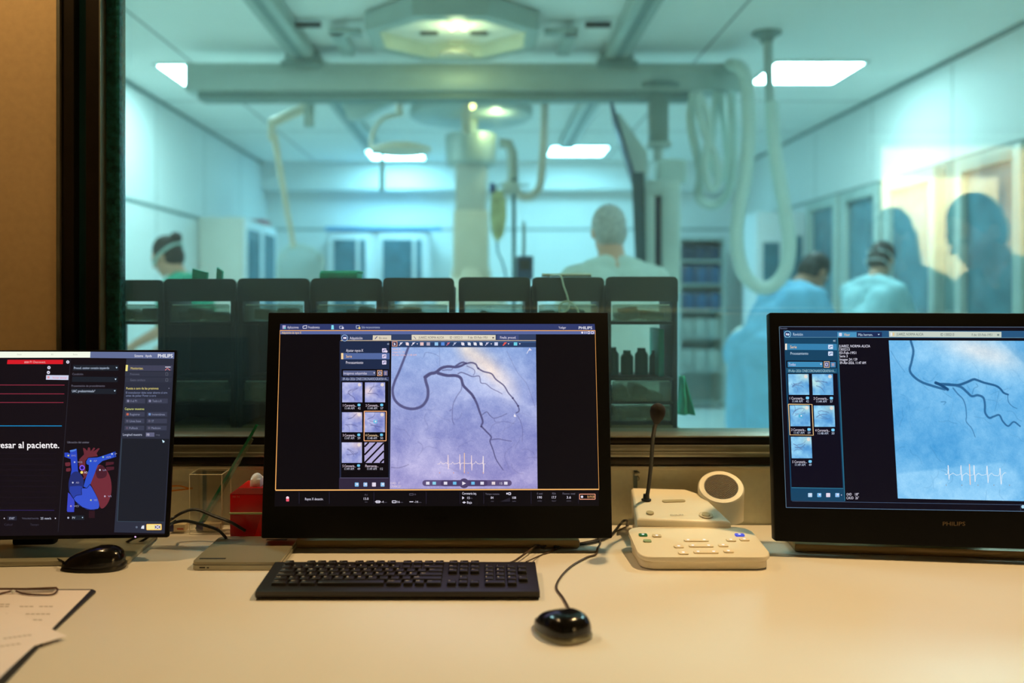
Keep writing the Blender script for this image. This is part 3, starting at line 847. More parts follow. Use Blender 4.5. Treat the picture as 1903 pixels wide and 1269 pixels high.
def person(loc, yaw, label, H=1.72, lean=0.1, nod=0.0, turn=0.0, tiltz=0.0, arms=None, skin=None, hairc=None, topc=None, legc=None, gown=False, hair='short', probe=False, mask=False, cap=None, build=1.0, group=None, vs=.0085):
    """figure facing local +Y; lean bends the trunk forward, nod the head"""
    k = H / 1.72
    if probe:
        RL = Matrix.Rotation(-lean, 3, 'X'); RH = Matrix.Rotation(turn, 3, 'Z') @ Matrix.Rotation(-(lean * .4 + nod), 3, 'X')
        P0 = Vector((0, -.05 * min(1, lean * 2), .93)) * k
        return P0 + (RL @ Vector((0, 0, .56)) + RH @ Vector((0, .025, .115))) * k
    root = empty('person', loc, label, 'person', group, rz=yaw)
    RL = Matrix.Rotation(-lean, 3, 'X')
    RH = Matrix.Rotation(turn, 3, 'Z') @ Matrix.Rotation(-(lean * .4 + nod), 3, 'X') @ Matrix.Rotation(tiltz, 3, 'Y')
    P0 = Vector((0, -.05 * min(1, lean * 2), .93)) * k
    T = lambda x, y, z: P0 + RL @ (Vector((x, y, z)) * k)
    nb = T(0, -.01, .50)
    hc = nb + (RL @ Vector((0, .01, .06)) + RH @ Vector((0, .025, .115))) * k
    Hd = lambda x, y, z: hc + RH @ (Vector((x, y, z)) * k)
    b = MB()
    w = build
    b.cap(T(-.085, 0, -.02), T(.085, 0, -.02), .115 * k * w, .115 * k * w)
    b.cap(T(0, .0, .02), T(0, .005, .20), .13 * k * w, .125 * k * w)
    b.cap(T(-.07, 0, .22), T(-.09, 0, .36), .105 * k * w, .105 * k * w)
    b.cap(T(.07, 0, .22), T(.09, 0, .36), .105 * k * w, .105 * k * w)
    b.cap(T(-.15 * w, -.01, .425), T(.15 * w, -.01, .425), .062 * k, .062 * k)
    b.cap(T(-.09, -.015, .45), T(0, -.012, .49), .06 * k, .058 * k)
    b.cap(T(.09, -.015, .45), T(0, -.012, .49), .06 * k, .058 * k)
    b.cap(T(0, -.01, .46), Hd(0, -.02, -.07), .062 * k * w, .054 * k * w)
    # head
    MH = RH.to_4x4()
    b.ell(hc + RH @ Vector((0, -.012, .02)) * k, (.076 * k, .096 * k, .100 * k), 28, 18, M=MH)
    b.ell(hc + RH @ Vector((0, .018, -.045)) * k, (.058 * k, .070 * k, .070 * k), 24, 14, M=MH)
    b.ell(hc + RH @ Vector((0, .066, -.095)) * k, (.024 * k, .022 * k, .020 * k), 14, 8, M=MH)
    b.cap(Hd(0, .086, .012), Hd(0, .108, -.022), .010 * k, .0145 * k, 10)
    b.cap(Hd(-.030, .078, .024), Hd(.030, .078, .024), .012 * k, .012 * k, 10)
    b.cap(Hd(-.016, .083, -.055), Hd(.016, .083, -.055), .0085 * k, .0085 * k, 10)
    b.cap(Hd(-.014, .082, -.066), Hd(.014, .082, -.066), .0085 * k, .0085 * k, 10)
    for s in (-1, 1):
        b.ell(Hd(s * .077, -.010, -.008), (.011 * k, .019 * k, .032 * k), 12, 8, M=MH)
    # arms
    tops = []
    arms = arms or [((.25, .02, 1.10), (.24, .12, .86)), ((.25, .02, 1.10), (.24, .12, .86))]
    for s, (el, wr) in zip((-1, 1), arms):
        sh = T(s * .175 * w, -.01, .42)
        e = Vector((s * el[0], el[1], el[2])) * k; q = Vector((s * wr[0], wr[1], wr[2])) * k
        b.cap(sh, e, .050 * k * w, .038 * k); b.cap(e, q, .038 * k, .026 * k)
        tops.append((sh, e, q))
        d = (q - e).normalized()
        side = d.cross(Vector((0, 0, 1))); side = side.normalized() if side.length > .05 else Vector((1, 0, 0))
        up = side.cross(d).normalized()
        pc = q + d * .045 * k
        b.cap(q + d * .015 * k - side * .018 * k, pc + d * .03 * k - side * .026 * k, .018 * k, .0155 * k, 10)
        b.cap(q + d * .015 * k + side * .018 * k, pc + d * .03 * k + side * .026 * k, .018 * k, .0155 * k, 10)
        b.cap(q + d * .01 * k, pc + d * .035 * k, .020 * k, .016 * k, 10)
        for j, (off, L) in enumerate(((-.031, .060), (-.0105, .076), (.0105, .082), (.031, .070))):
            a0 = pc + d * .035 * k + side * off * k
            a1 = a0 + (d * .6 * L - up * .10 * L) * k
            a2 = a1 + (d * .35 * L - up * .42 * L) * k
            b.cap(a0, a1, .0095 * k, .0088 * k, 8); b.cap(a1, a2, .0088 * k, .0078 * k, 8)
        ts = -s
        t0 = q + d * .02 * k + side * ts * .02 * k
        t1 = t0 + (d * .035 + side * ts * .032 - up * .012) * k
        t2 = t1 + (d * .030 + side * ts * .006 - up * .015) * k
        b.cap(t0, t1, .013 * k, .011 * k, 8); b.cap(t1, t2, .011 * k, .009 * k, 8)
    # legs
    for s in (-1, 1):
        hp = P0 + Vector((s * .09, 0, -.04)) * k
        kn = Vector((s * .10, .03, .50)) * k; an = Vector((s * .105, -.01, .09)) * k
        b.cap(hp, kn, .088 * k * w, .056 * k); b.cap(kn, an, .056 * k, .036 * k)
        b.cap(an + Vector((0, -.01, -.035)) * k, an + Vector((0, .15, -.055)) * k, .038 * k, .030 * k)
    body = vox(b, 'body', skin, root, vs)
    # clothing: closed shells a little outside the body
    g = .012 * k
    c = MB()
    c.cap(T(0, .0, .02), T(0, .005, .20), .13 * k * w + g, .125 * k * w + g)
    c.cap(T(-.07, 0, .22), T(-.09, 0, .36), .105 * k * w + g, .105 * k * w + g)
    c.cap(T(.07, 0, .22), T(.09, 0, .36), .105 * k * w + g, .105 * k * w + g)
    c.cap(T(-.15 * w, -.01, .425), T(.15 * w, -.01, .425), .062 * k + g, .062 * k + g)
    c.cap(T(-.10, -.015, .45), T(-.03, -.015, .480), .06 * k + g, .055 * k + g)
    c.cap(T(.10, -.015, .45), T(.03, -.015, .480), .06 * k + g, .055 * k + g)
    c.cap(T(-.085, 0, -.02), T(.085, 0, -.02), .115 * k * w + g, .115 * k * w + g)
    for (sh, e, q) in tops:
        if gown:
            c.cap(sh, e, .050 * k * w + g * 1.5, .038 * k + g * 1.7); c.cap(e, q - (q - e) * .02, .038 * k + g * 1.7, .026 * k + g * .9)
        else:
            c.cap(sh, sh + (e - sh) * .75, .050 * k * w + g * 1.2, .042 * k + g * 1.6)
    if gown:
        for s in (-1, 1):
            c.cap(T(s * .06, 0, 0), Vector((s * .10, 0, .48)) * k, .135 * k, .16 * k)
    vox(c, 'gown' if gown else 'shirt', topc, root, .010)
    pn = MB()
    for s in (-1, 1):
        hp = P0 + Vector((s * .09, 0, -.04)) * k
        kn = Vector((s * .10, .03, .50)) * k; an = Vector((s * .105, -.01, .12)) * k
        pn.cap(hp, kn, .088 * k * w + g, .056 * k + g); pn.cap(kn, an, .056 * k + g, .042 * k + g)
    pn.cap(T(-.085, 0, -.03), T(.085, 0, -.03), .115 * k * w + g * .8, .115 * k * w + g * .8)
    vox(pn, 'trousers', legc, root, .012)
    for s in (-1, 1):
        an = Vector((s * .105, -.01, .09)) * k
        sh_ = MB()
        sh_.cap(an + Vector((0, -.015, -.038)) * k, an + Vector((0, .15, -.052)) * k, .048 * k, .036 * k)
        sh_.v = [Vector((p.x, p.y, max(p.z, .001))) for p in sh_.v]
        sh_.build('shoe', mat('clog_white', rgb(190, 196, 194), .5), root)
    # eyes
    for s in (-1, 1):
        MB().ell(Hd(s * .031, .080, .004), .0105 * k, 12, 8).build('eye', mat('eye_dark', rgb(40, 34, 30), .2), root)
    hm = MB()
    if hair in ('short', 'bun', 'long', 'grey'):
        hm.ell(hc + RH @ Vector((0, -.022, .030)) * k, (.083 * k, .097 * k, .102 * k), 28, 18, M=MH)
        hm.ell(hc + RH @ Vector((0, -.050, -.015)) * k, (.078 * k, .066 * k, .085 * k), 24, 14, M=MH)
    if hair == 'bun':
        hm.ell(Hd(0, -.115, .075), .040 * k, 18, 12)
    if hair == 'long':
        hm.cap(Hd(0, -.06, -.02), Hd(0, -.085, -.17), .078 * k, .062 * k)
        hm.cap(Hd(-.045, -.03, -.02), Hd(-.055, -.045, -.16), .05 * k, .04 * k)
        hm.cap(Hd(.045, -.03, -.02), Hd(.055, -.045, -.16), .05 * k, .04 * k)
    vox(hm, 'hair', hairc, root, .009)
    if cap:
        cb = MB()
        ringp = [Hd(.089 * math.cos(a), -.018 + .104 * math.sin(a), .004 + .028 * -math.sin(a)) for a in [2 * PI * i / 32 for i in range(33)]]
        cb.tube(ringp, .010 * k, 8, cap=False)
        cb.build('head_band', cap, root)
    if mask:
        mm = MB()
        mm.ell(hc + RH @ Vector((0, .052, -.048)) * k, (.056 * k, .058 * k, .052 * k), 24, 14, M=MH)
        for zz in (0.0, -.07):
            mm.tube(smooth_path([Hd(-.05, .06, -.03 + zz * .3), Hd(-.082, .0, .0 + zz), Hd(-.06, -.10, .02 + zz), Hd(.06, -.10, .02 + zz), Hd(.082, .0, .0 + zz), Hd(.05, .06, -.03 + zz * .3)]), .004, 6)
        mm.build('face_mask', mat('mask_white', rgb(216, 230, 230), .8), root)
    return root, hc

sk1 = mat('skin_light', rgb(206, 160, 134), .5, var=.05, scale=20)
sk2 = mat('skin_tan', rgb(176, 126, 98), .5, var=.05, scale=20)
h_gray = mat('grey_hair', rgb(172, 176, 172), .8, var=.2, scale=60)
h_brown = mat('dark_brown_hair', rgb(58, 48, 44), .7, var=.3, scale=90)
h_black = mat('black_hair', rgb(24, 22, 22), .6, var=.3, scale=90)
c_green = mat('scrub_green', rgb(20, 150, 120), .8, var=.08, scale=18, bump=.2)
c_pale = mat('pale_scrub', rgb(196, 216, 208), .8, var=.05, scale=18, bump=.2)
c_blue = mat('sky_blue_gown', rgb(120, 196, 236), .8, var=.10, scale=12, bump=.2)
c_lblue = mat('pale_blue_gown', rgb(164, 212, 222), .8, var=.08, scale=12, bump=.2)
c_dark = mat('dark_shirt', rgb(40, 46, 52), .8, var=.1, scale=18)
c_dark2 = mat('navy_shirt', rgb(36, 44, 62), .8, var=.1, scale=18)
ARM_DOWN = [((.25, .10, 1.08), (.20, .34, .98)), ((.25, .10, 1.08), (.20, .34, .98))]
def figure(target, yaw, label, H, **kw):
    """stand a figure on the floor with its head centre at target, its trunk bent as far as that height asks"""
    lean = kw.pop('lean', .1)
    a, b = lean, 1.3
    if person((0, 0, 0), 0, '', H=H, lean=a, probe=True, nod=kw.get('nod', 0)).z > target.z:
        for _ in range(24):
            m_ = (a + b) / 2
            if person((0, 0, 0), 0, '', H=H, lean=m_, probe=True, nod=kw.get('nod', 0)).z > target.z: a = m_
            else: b = m_
        lean = a
    root, hc = person((0, 0, 0), yaw, label, H=H, lean=lean, **kw)
    w = Matrix.Rotation(yaw, 3, 'Z') @ hc
    root.location = (target.x - w.x, target.y - w.y, 0)
    print('FIG', label[:30], 'lean %.2f' % lean, 'z %.2f want %.2f' % (hc.z, target.z))
    return root
def mir(px, py, dv):
    p = W(px, py, dv); return Vector((p.x, 2 * 2.002 - p.y, p.z))
figure(W(1130, 432, 4.3), math.radians(8), 'man with short grey hair in a pale shirt, seen from behind in mid room', 1.69, lean=.06, nod=.10, hairc=h_gray, skin=sk1, topc=c_pale, legc=c_pale, arms=ARM_DOWN, build=1.12)
figure(W(309, 476, 5.6), math.radians(75), 'woman with hair in a bun and green scrubs, facing left', 1.64, lean=.08, nod=.30, hairc=h_brown, skin=sk1, topc=c_green, legc=c_green, hair='bun', cap=mat('band_pale', rgb(170, 200, 196), .8), arms=ARM_DOWN)
figure(W(1514, 507, 5.6), math.radians(-62), 'dark-haired person in a sky blue gown bending over the table', 1.68, lean=.30, nod=.50, hairc=h_black, skin=sk2, topc=c_blue, legc=c_blue, gown=True, arms=[((.22, .30, 1.10), (.12, .56, 1.04)), ((.22, .30, 1.10), (.12, .56, 1.04))], build=1.08)
figure(W(1640, 483, 6.0), math.radians(-52), 'masked person in a pale blue gown at the right end of the table', 1.62, lean=.2, nod=.30, hairc=h_black, skin=sk1, topc=c_lblue, legc=c_lblue, gown=True, mask=True, arms=[((.20, .22, 1.12), (.12, .40, 1.08)), ((.20, .22, 1.12), (.12, .40, 1.08))])
# two people beside the desk, seen mirrored in the glass
figure(mir(1812, 430, 3.1), math.radians(75), 'person with short hair leaning forward, reflected in profile in the glass', 1.68, lean=.10, nod=.28, hairc=h_black, skin=sk1, topc=c_dark, legc=c_dark, arms=ARM_DOWN, build=1.05)
figure(mir(1657, 440, 3.9), math.radians(60), 'person with long hair reflected in the glass beside the doorway', 1.62, lean=.08, nod=.15, hairc=h_brown, skin=sk1, topc=c_dark2, legc=c_dark2, hair='long', arms=ARM_DOWN)
# cupboards in the lit corridor, seen mirrored through the doorway
t = empty('corridor_cupboard', (3.2, -3.85, 0), 'ivory double-door cupboard in the lit corridor, reflected in the glass', 'cupboard')
MB().box(-.62, 1.1, -.22, .22, 0, 2.22, .01).build('body', mat('cupboard_ivory', rgb(214, 202, 166), .5), t)
for x0, x1 in ((-.56, .22), (.28, 1.04)):
    q = MB().box(x0, x1, .22, .24, .08, 2.12, .006).build('door', mat('cupboard_door', rgb(206, 194, 156), .5), t)
    MB().box(x0 + .62 if x0 < 0 else x0 + .1, x0 + .66 if x0 < 0 else x0 + .14, .24, .27, 1.05, 1.2, .004).build('handle', m_steel, q)
# ================================================================ CONTROL DESK
m_desk = mat('desk_laminate', rgb(232, 226, 214), 0.42, var=0.015, scale=3, bump=0.03, bscale=300)
m_edge = mat('desk_edge_band', rgb(190, 182, 164), 0.5)
t = empty('desk', (.5, 1.53, 0), 'long cream laminate control desk under the window', 'desk')
MB().box(-2.6, 2.0, -.43, .417, DESK - .03, DESK, .002).build('worktop', m_desk, t)
MB().box(-2.6, 2.0, -.433, -.43, DESK - .03, DESK).build('edge_band', m_edge, t)
for x in (-2.5, -.9, .5, 1.93):
    MB().box(x, x + .025, -.38, .40, 0, DESK - .03, .001).build('side_panel', m_edge, t)
MB().box(-2.45, 1.93, .36, .38, .25, DESK - .03).build('modesty_panel', m_edge, t)

m_bez = mat('monitor_black_bezel', rgb(6, 6, 6), 0.5, var=0.05, scale=30, spec=.12)
m_bezside = mat('monitor_olive_side', rgb(150, 138, 104), 0.45)
m_foot = mat('monitor_foot_bronze', rgb(140, 116, 72), 0.4, metal=.2)

class Screen:
    """flat picture of a display, built as coloured shapes lying on the panel face"""
    def __init__(s, PM, y0=-.0006):
        s.PM = PM; s.inv = PM.inverted(); s.y0 = y0
        s.mb = MB(); s.mats = []; s.idx = {}; s.layer = 0
        s.O = s.inv @ Vector((0, 0, CAM_Z))
        s.R = s.inv.to_3x3()
    def L(s, px, py):
        d = s.R @ Vector(((px - VX) / F, 1, -(py - VY) / F))
        k = (s.y0 - s.O.y) / d.y
        p = s.O + d * k
        return (p.x, p.z)
    def m(s, c):
        c = tuple(int(v) for v in c)
        if c not in s.idx:
            s.idx[c] = len(s.mats)
            s.mats.append(emis('display_%d_%d_%d' % c, c))
        return s.idx[c]
    def y(s):
        s.layer += 1
        return s.y0 - s.layer * 2.5e-6
    def poly(s, pts, c):
        """pts in picture pixels"""
        y = s.y(); q = [s.L(*p) for p in pts]
        a = sum(q[i][0] * q[(i + 1) % len(q)][1] - q[(i + 1) % len(q)][0] * q[i][1] for i in range(len(q)))
        if a < 0: q = q[::-1]
        s.mb.add([(p[0], y, p[1]) for p in q], [list(range(len(q)))], s.m(c))
    def rect(s, x0, y0, x1, y1, c):
        s.poly([(x0, y0), (x1, y0), (x1, y1), (x0, y1)], c)
    def frame(s, pts, w, c):
        n = len(pts)
        for i in range(n):
            s.line([pts[i], pts[(i + 1) % n]], w, c)
    def line(s, pts, w, c):
        q = [Vector(s.L(*p)) for p in pts]
        sc = (Vector(s.L(pts[0][0] + 1, pts[0][1])) - q[0]).length
        h = w * sc / 2
        y = s.y(); v = []; f = []
        for i, p in enumerate(q):
            t = (q[min(i + 1, len(q) - 1)] - q[max(i - 1, 0)])
            t = t.normalized() if t.length > 0 else Vector((1, 0))
            n = Vector((-t.y, t.x))
            v += [(p.x - n.x * h, y, p.y - n.y * h), (p.x + n.x * h, y, p.y + n.y * h)]
        f = [(2 * i, 2 * i + 2, 2 * i + 3, 2 * i + 1) for i in range(len(q) - 1)]
        s.mb.add(v, f, s.m(c))
    def disc(s, px, py, r, c, n=20):
        s.poly([(px + r * math.cos(2 * PI * k / n), py + r * math.sin(2 * PI * k / n)) for k in range(n)], c)
    def rr(s, x0, y0, x1, y1, r, c):
        s.poly(rrect(x0, x1, y0, y1, r), c)
    def text(s, body, x0, x1, ymid, h, c, bold=.0):
        """line of text from x0 to x1, capital height h, vertically centred on ymid"""
        v, f, a, b = text_mesh(body, bold)
        P0 = Vector(s.L(x0, ymid + h / 2)); P1 = Vector(s.L(x1, ymid + h / 2)); P2 = Vector(s.L(x0, ymid - h / 2))
        ex = (P1 - P0) / (b - a); ey = (P2 - P0) / .70
        y = s.y()
        s.mb.add([(P0.x + ex.x * (p[0] - a) + ey.x * p[1], y, P0.y + ex.y * (p[0] - a) + ey.y * p[1]) for p in v], f, s.m(c))
    def build(s, parent, M):
        s.mb.xf(M)
        return s.mb.build('display_picture', s.mats, parent)
    def picture(s, name, x0, y0, x1, y1, img, parent, M, corners=None):
        """img: h x w x 3 array (0-255), shown as a fine grid of coloured cells"""
        h, w = img.shape[:2]
        y = s.y()
        c = corners or [(x0, y0), (x1, y0), (x1, y1), (x0, y1)]
        q = [np.array(s.L(*p)) for p in c]
        U, V = np.meshgrid(np.linspace(0, 1, w), np.linspace(0, 1, h))
        P = (q[0][None, None] * ((1 - U) * (1 - V))[..., None] + q[1] * (U * (1 - V))[..., None] + q[2] * (U * V)[..., None] + q[3] * ((1 - U) * V)[..., None])
        co = np.stack([P[..., 0], np.full_like(U, y), P[..., 1], np.ones_like(U)], -1).reshape(-1, 4)
        A = np.array(M)
        co = (co @ A.T)[:, :3]
        idx = np.arange(h * w).reshape(h, w)
        quads = np.stack([idx[:-1, :-1], idx[1:, :-1], idx[1:, 1:], idx[:-1, 1:]], -1).reshape(-1, 4)
        me = bpy.data.meshes.new(name)
        me.vertices.add(h * w)
        me.vertices.foreach_set('co', co.astype(np.float32).ravel())
        me.loops.add(quads.size)
        me.loops.foreach_set('vertex_index', quads.astype(np.int32).ravel())
        me.polygons.add(len(quads))
        me.polygons.foreach_set('loop_start', np.arange(0, quads.size, 4, dtype=np.int32))
        me.update(calc_edges=True)
        l = np.clip(img, 0, 255) / 255.0
        l = np.where(l <= .04045, l / 12.92, ((l + .055) / 1.055) ** 2.4)
        ca = me.color_attributes.new('picture', 'FLOAT_COLOR', 'POINT')
        ca.data.foreach_set('color', np.concatenate([l.reshape(-1, 3), np.ones((h * w, 1))], 1).astype(np.float32).ravel())
        if 'xray_display' not in _M:
            mm = bpy.data.materials.new('xray_display'); mm.use_nodes = True
            nt = mm.node_tree; bs = nt.nodes['Principled BSDF']
            bs.inputs['Base Color'].default_value = (.01, .01, .012, 1); bs.inputs['Roughness'].default_value = .35; bs.inputs['Specular IOR Level'].default_value = .2
            a = nt.nodes.new('ShaderNodeVertexColor'); a.layer_name = 'picture'
            nt.links.new(a.outputs['Color'], bs.inputs['Emission Color']); bs.inputs['Emission Strength'].default_value = 1
            _M['xray_display'] = mm
        me.materials.append(_M['xray_display'])
        o = bpy.data.objects.new(name, me); COL.objects.link(o); o.parent = parent
        return o

# ---- procedural x-ray pictures (numpy)
def fbm(h, w, seed, octs=5, base=4, fall=.55):
    r = np.random.RandomState(seed); out = np.zeros((h, w)); a = 1.0; tot = 0
    for o in range(octs):
        n = base * 2 ** o + 2
        g = r.rand(n, n)
        yy = np.linspace(0, n - 1.001, h); xx = np.linspace(0, n - 1.001, w)
        y0 = yy.astype(int); x0 = xx.astype(int); fy = yy - y0; fx = xx - x0
        fy = (fy * fy * (3 - 2 * fy))[:, None]; fx = (fx * fx * (3 - 2 * fx))[None]
        out += a * (g[np.ix_(y0, x0)] * (1 - fy) * (1 - fx) + g[np.ix_(y0 + 1, x0)] * fy * (1 - fx) + g[np.ix_(y0, x0 + 1)] * (1 - fy) * fx + g[np.ix_(y0 + 1, x0 + 1)] * fy * fx)
        tot += a; a *= fall
    return out / tot
def stroke(dark, pts, w0, w1, depth, k=10, wig=0, seed=0):
    """vessel: darkens along a smooth path; pts in cells"""
    p = smooth_path([Vector((a, b, 0)) for a, b in pts], k)
    rnd = random.Random(seed)
    h, w = dark.shape
    Y, X = np.mgrid[0:h, 0:w]
    n = len(p) - 1
    for i in range(n):
        a, b = p[i], p[i + 1]
        wd = w0 + (w1 - w0) * i / n
        x0 = int(max(0, min(a.x, b.x) - wd - 3)); x1 = int(min(w, max(a.x, b.x) + wd + 4))
        y0 = int(max(0, min(a.y, b.y) - wd - 3)); y1 = int(min(h, max(a.y, b.y) + wd + 4))
        if x1 <= x0 or y1 <= y0: continue
        xs = X[y0:y1, x0:x1]; ys = Y[y0:y1, x0:x1]
        dx, dy = b.x - a.x, b.y - a.y; L = dx * dx + dy * dy + 1e-9
        t = np.clip(((xs - a.x) * dx + (ys - a.y) * dy) / L, 0, 1)
        dist = np.hypot(xs - a.x - t * dx, ys - a.y - t * dy)
        v = depth * np.clip((wd / 2 + .7 - dist) / 1.2, 0, 1)
        dark[y0:y1, x0:x1] = np.maximum(dark[y0:y1, x0:x1], v)
def blob(shape, cx, cy, rx, ry, ang=0):
    h, w = shape; Y, X = np.mgrid[0:h, 0:w]
    c, s = math.cos(ang), math.sin(ang)
    u = ((X - cx) * c + (Y - cy) * s) / rx; v = (-(X - cx) * s + (Y - cy) * c) / ry
    return np.exp(-(u * u + v * v))

def xray_centre():
    # one cell per photo pixel: x 724..999, y 645..909
    w, h = 275, 264
    n = fbm(h, w, 3, 5, 9, .75); g = np.random.RandomState(5).rand(h, w)
    Y, X = np.mgrid[0:h, 0:w]
    base = np.zeros((h, w, 3))
    top = np.array([148, 176, 228.]); bot = np.array([168, 160, 212.])
    f = (Y / h)[..., None] ** .8
    base[:] = top * (1 - f) + bot * f
    L = (n - .5) * 62 + (g - .5) * 16
    band = np.exp(-(((X - 165) * -.62 + (Y - 22) * .785) / 20) ** 2) * (X > 110) * np.clip((X - 110) / 30, 0, 1) * np.clip((250 - X) / 60, 0, 1)
    L = L + blob((h, w), 170, 70, 75, 45, .5) * 34
    # lower dome (diaphragm), darker
    dome = np.hypot((X - 185) / 105.0, (Y - 170) / 78.0)
    L = L - 17 * np.clip((1.02 - dome) * 14, 0, 1)
    L = L + 16 * np.clip((.9 - np.hypot((X - 75) / 62.0, (Y - 205) / 50.0)) * 5, 0, 1)
    L = L - blob((h, w), 40, 125, 30, 26) * 20 - blob((h, w), 20, 180, 20, 30) * 16
    L = L - 26 * np.clip(((X - 275) + (Y) * .0 + 25) / 25, 0, 1) * (Y < 110)
    base += L[..., None] * np.array([1.0, .92, .62])
    base += band[..., None] * np.array([62, 30, -18.])
    c2 = np.exp(-(((X - 205) * -.70 + (Y - 70) * .71) / 12) ** 2) * np.clip((X - 190) / 20, 0, 1) * .7
    base += c2[..., None] * np.array([22, 22, 14.])
    d = np.zeros((h, w))
    P = lambda pts: [((a / 1903 * 400 + 720) - 724, (b / 904 * 190 + 590) - 645) for a, b in pts]
    stroke(d, P([(172, 262), (140, 350), (90, 480), (48, 580), (34, 660), (60, 740), (130, 795), (220, 812), (300, 785), (345, 720), (350, 640), (330, 565), (325, 530)]), 4.0, 5.4, .72)
    stroke(d, P([(325, 530), (370, 500), (420, 488), (470, 450), (530, 435), (600, 440), (650, 428), (690, 405)]), 6.5, 3.5, .80)
    stroke(d, P([(440, 495), (520, 515), (600, 517), (645, 540), (665, 600), (700, 640), (740, 680), (765, 718)]), 5.4, 4.4, .80)
    stroke(d, P([(765, 718), (790, 770), (810, 830), (835, 900), (840, 935), (830, 965), (870, 1010), (915, 1060), (905, 1100), (930, 1170), (955, 1250), (985, 1300), (1020, 1350)]), 4.0, 1.0, .72)
    stroke(d, P([(600, 430), (640, 405), (670, 398), (692, 408), (740, 400), (780, 415), (800, 450), (850, 480), (920, 500), (960, 550), (1030, 605), (1070, 670), (1110, 718), (1155, 785), (1165, 830), (1140, 850)]), 3.2, 1.6, .74)
    stroke(d, P([(480, 470), (520, 465), (560, 465), (575, 445)]), 1.8, 1.4, .5)
    stroke(d, P([(620, 500), (650, 488), (700, 505), (750, 525), (810, 522), (825, 580), (870, 590), (920, 630), (980, 660), (1015, 680)]), 2.2, 1.0, .55)
    stroke(d, P([(700, 430), (760, 460), (770, 490), (755, 515)]), 1.6, 1.0, .45)
    stroke(d, P([(650, 580), (650, 640), (610, 700), (575, 780), (570, 900), (585, 950)]), 1.6, .9, .42)
    stroke(d, P([(560, 820), (545, 830)]), 2.0, 1.2, .3)
    stroke(d, P([(830, 870), (875, 840), (905, 870), (940, 895), (1000, 880), (1055, 855)]), 1.6, .9, .5)
    stroke(d, P([(915, 1085), (980, 1078), (1040, 1090), (1095, 1098)]), 1.8, 1.0, .5)
    stroke(d, P([(1150, 870), (1180, 930), (1195, 1000), (1190, 1100)]), 1.4, .8, .3)
    stroke(d, P([(940, 900), (960, 930), (1040, 925), (1120, 945)]), 1.0, .7, .3)
    stroke(d, P([(30, 1325), (90, 1330), (150, 1315), (185, 1300)]), 1.6, 1.0, .35)
    stroke(d, P([(450, 270), (455, 350), (455, 430)]), 1.0, .8, .2)
    stroke(d, P([(310, 350), (330, 310), (400, 320), (450, 345)]), 1.2, .8, .25)
    stroke(d, P([(1060, 300), (1150, 480), (1240, 600), (1310, 800)]), 1.6, 1.2, .16)
    for a, b in ((692, 408), (802, 452), (765, 716), (1110, 718), (1157, 787), (828, 968)):
        x, y = P([(a, b)])[0]
        d = np.maximum(d, .95 * np.clip(2.4 - np.hypot(X - x, Y - y), 0, 1))
    rs = random.Random(4)
    for q in range(34):
        x, y = rs.uniform(5, 265), rs.uniform(110, 255); pts = [(x, y)]
        a = rs.uniform(0, 6.28)
        for _ in range(4):
            a += rs.uniform(-.8, .8); x += 8 * math.cos(a); y += 8 * math.sin(a); pts.append((x, y))
        stroke(d, pts, 1.0, .6, rs.uniform(.06, .2), 5)
    ves = np.array([62, 58, 100.])
    return base * (1 - d[..., None]) + ves * d[..., None]

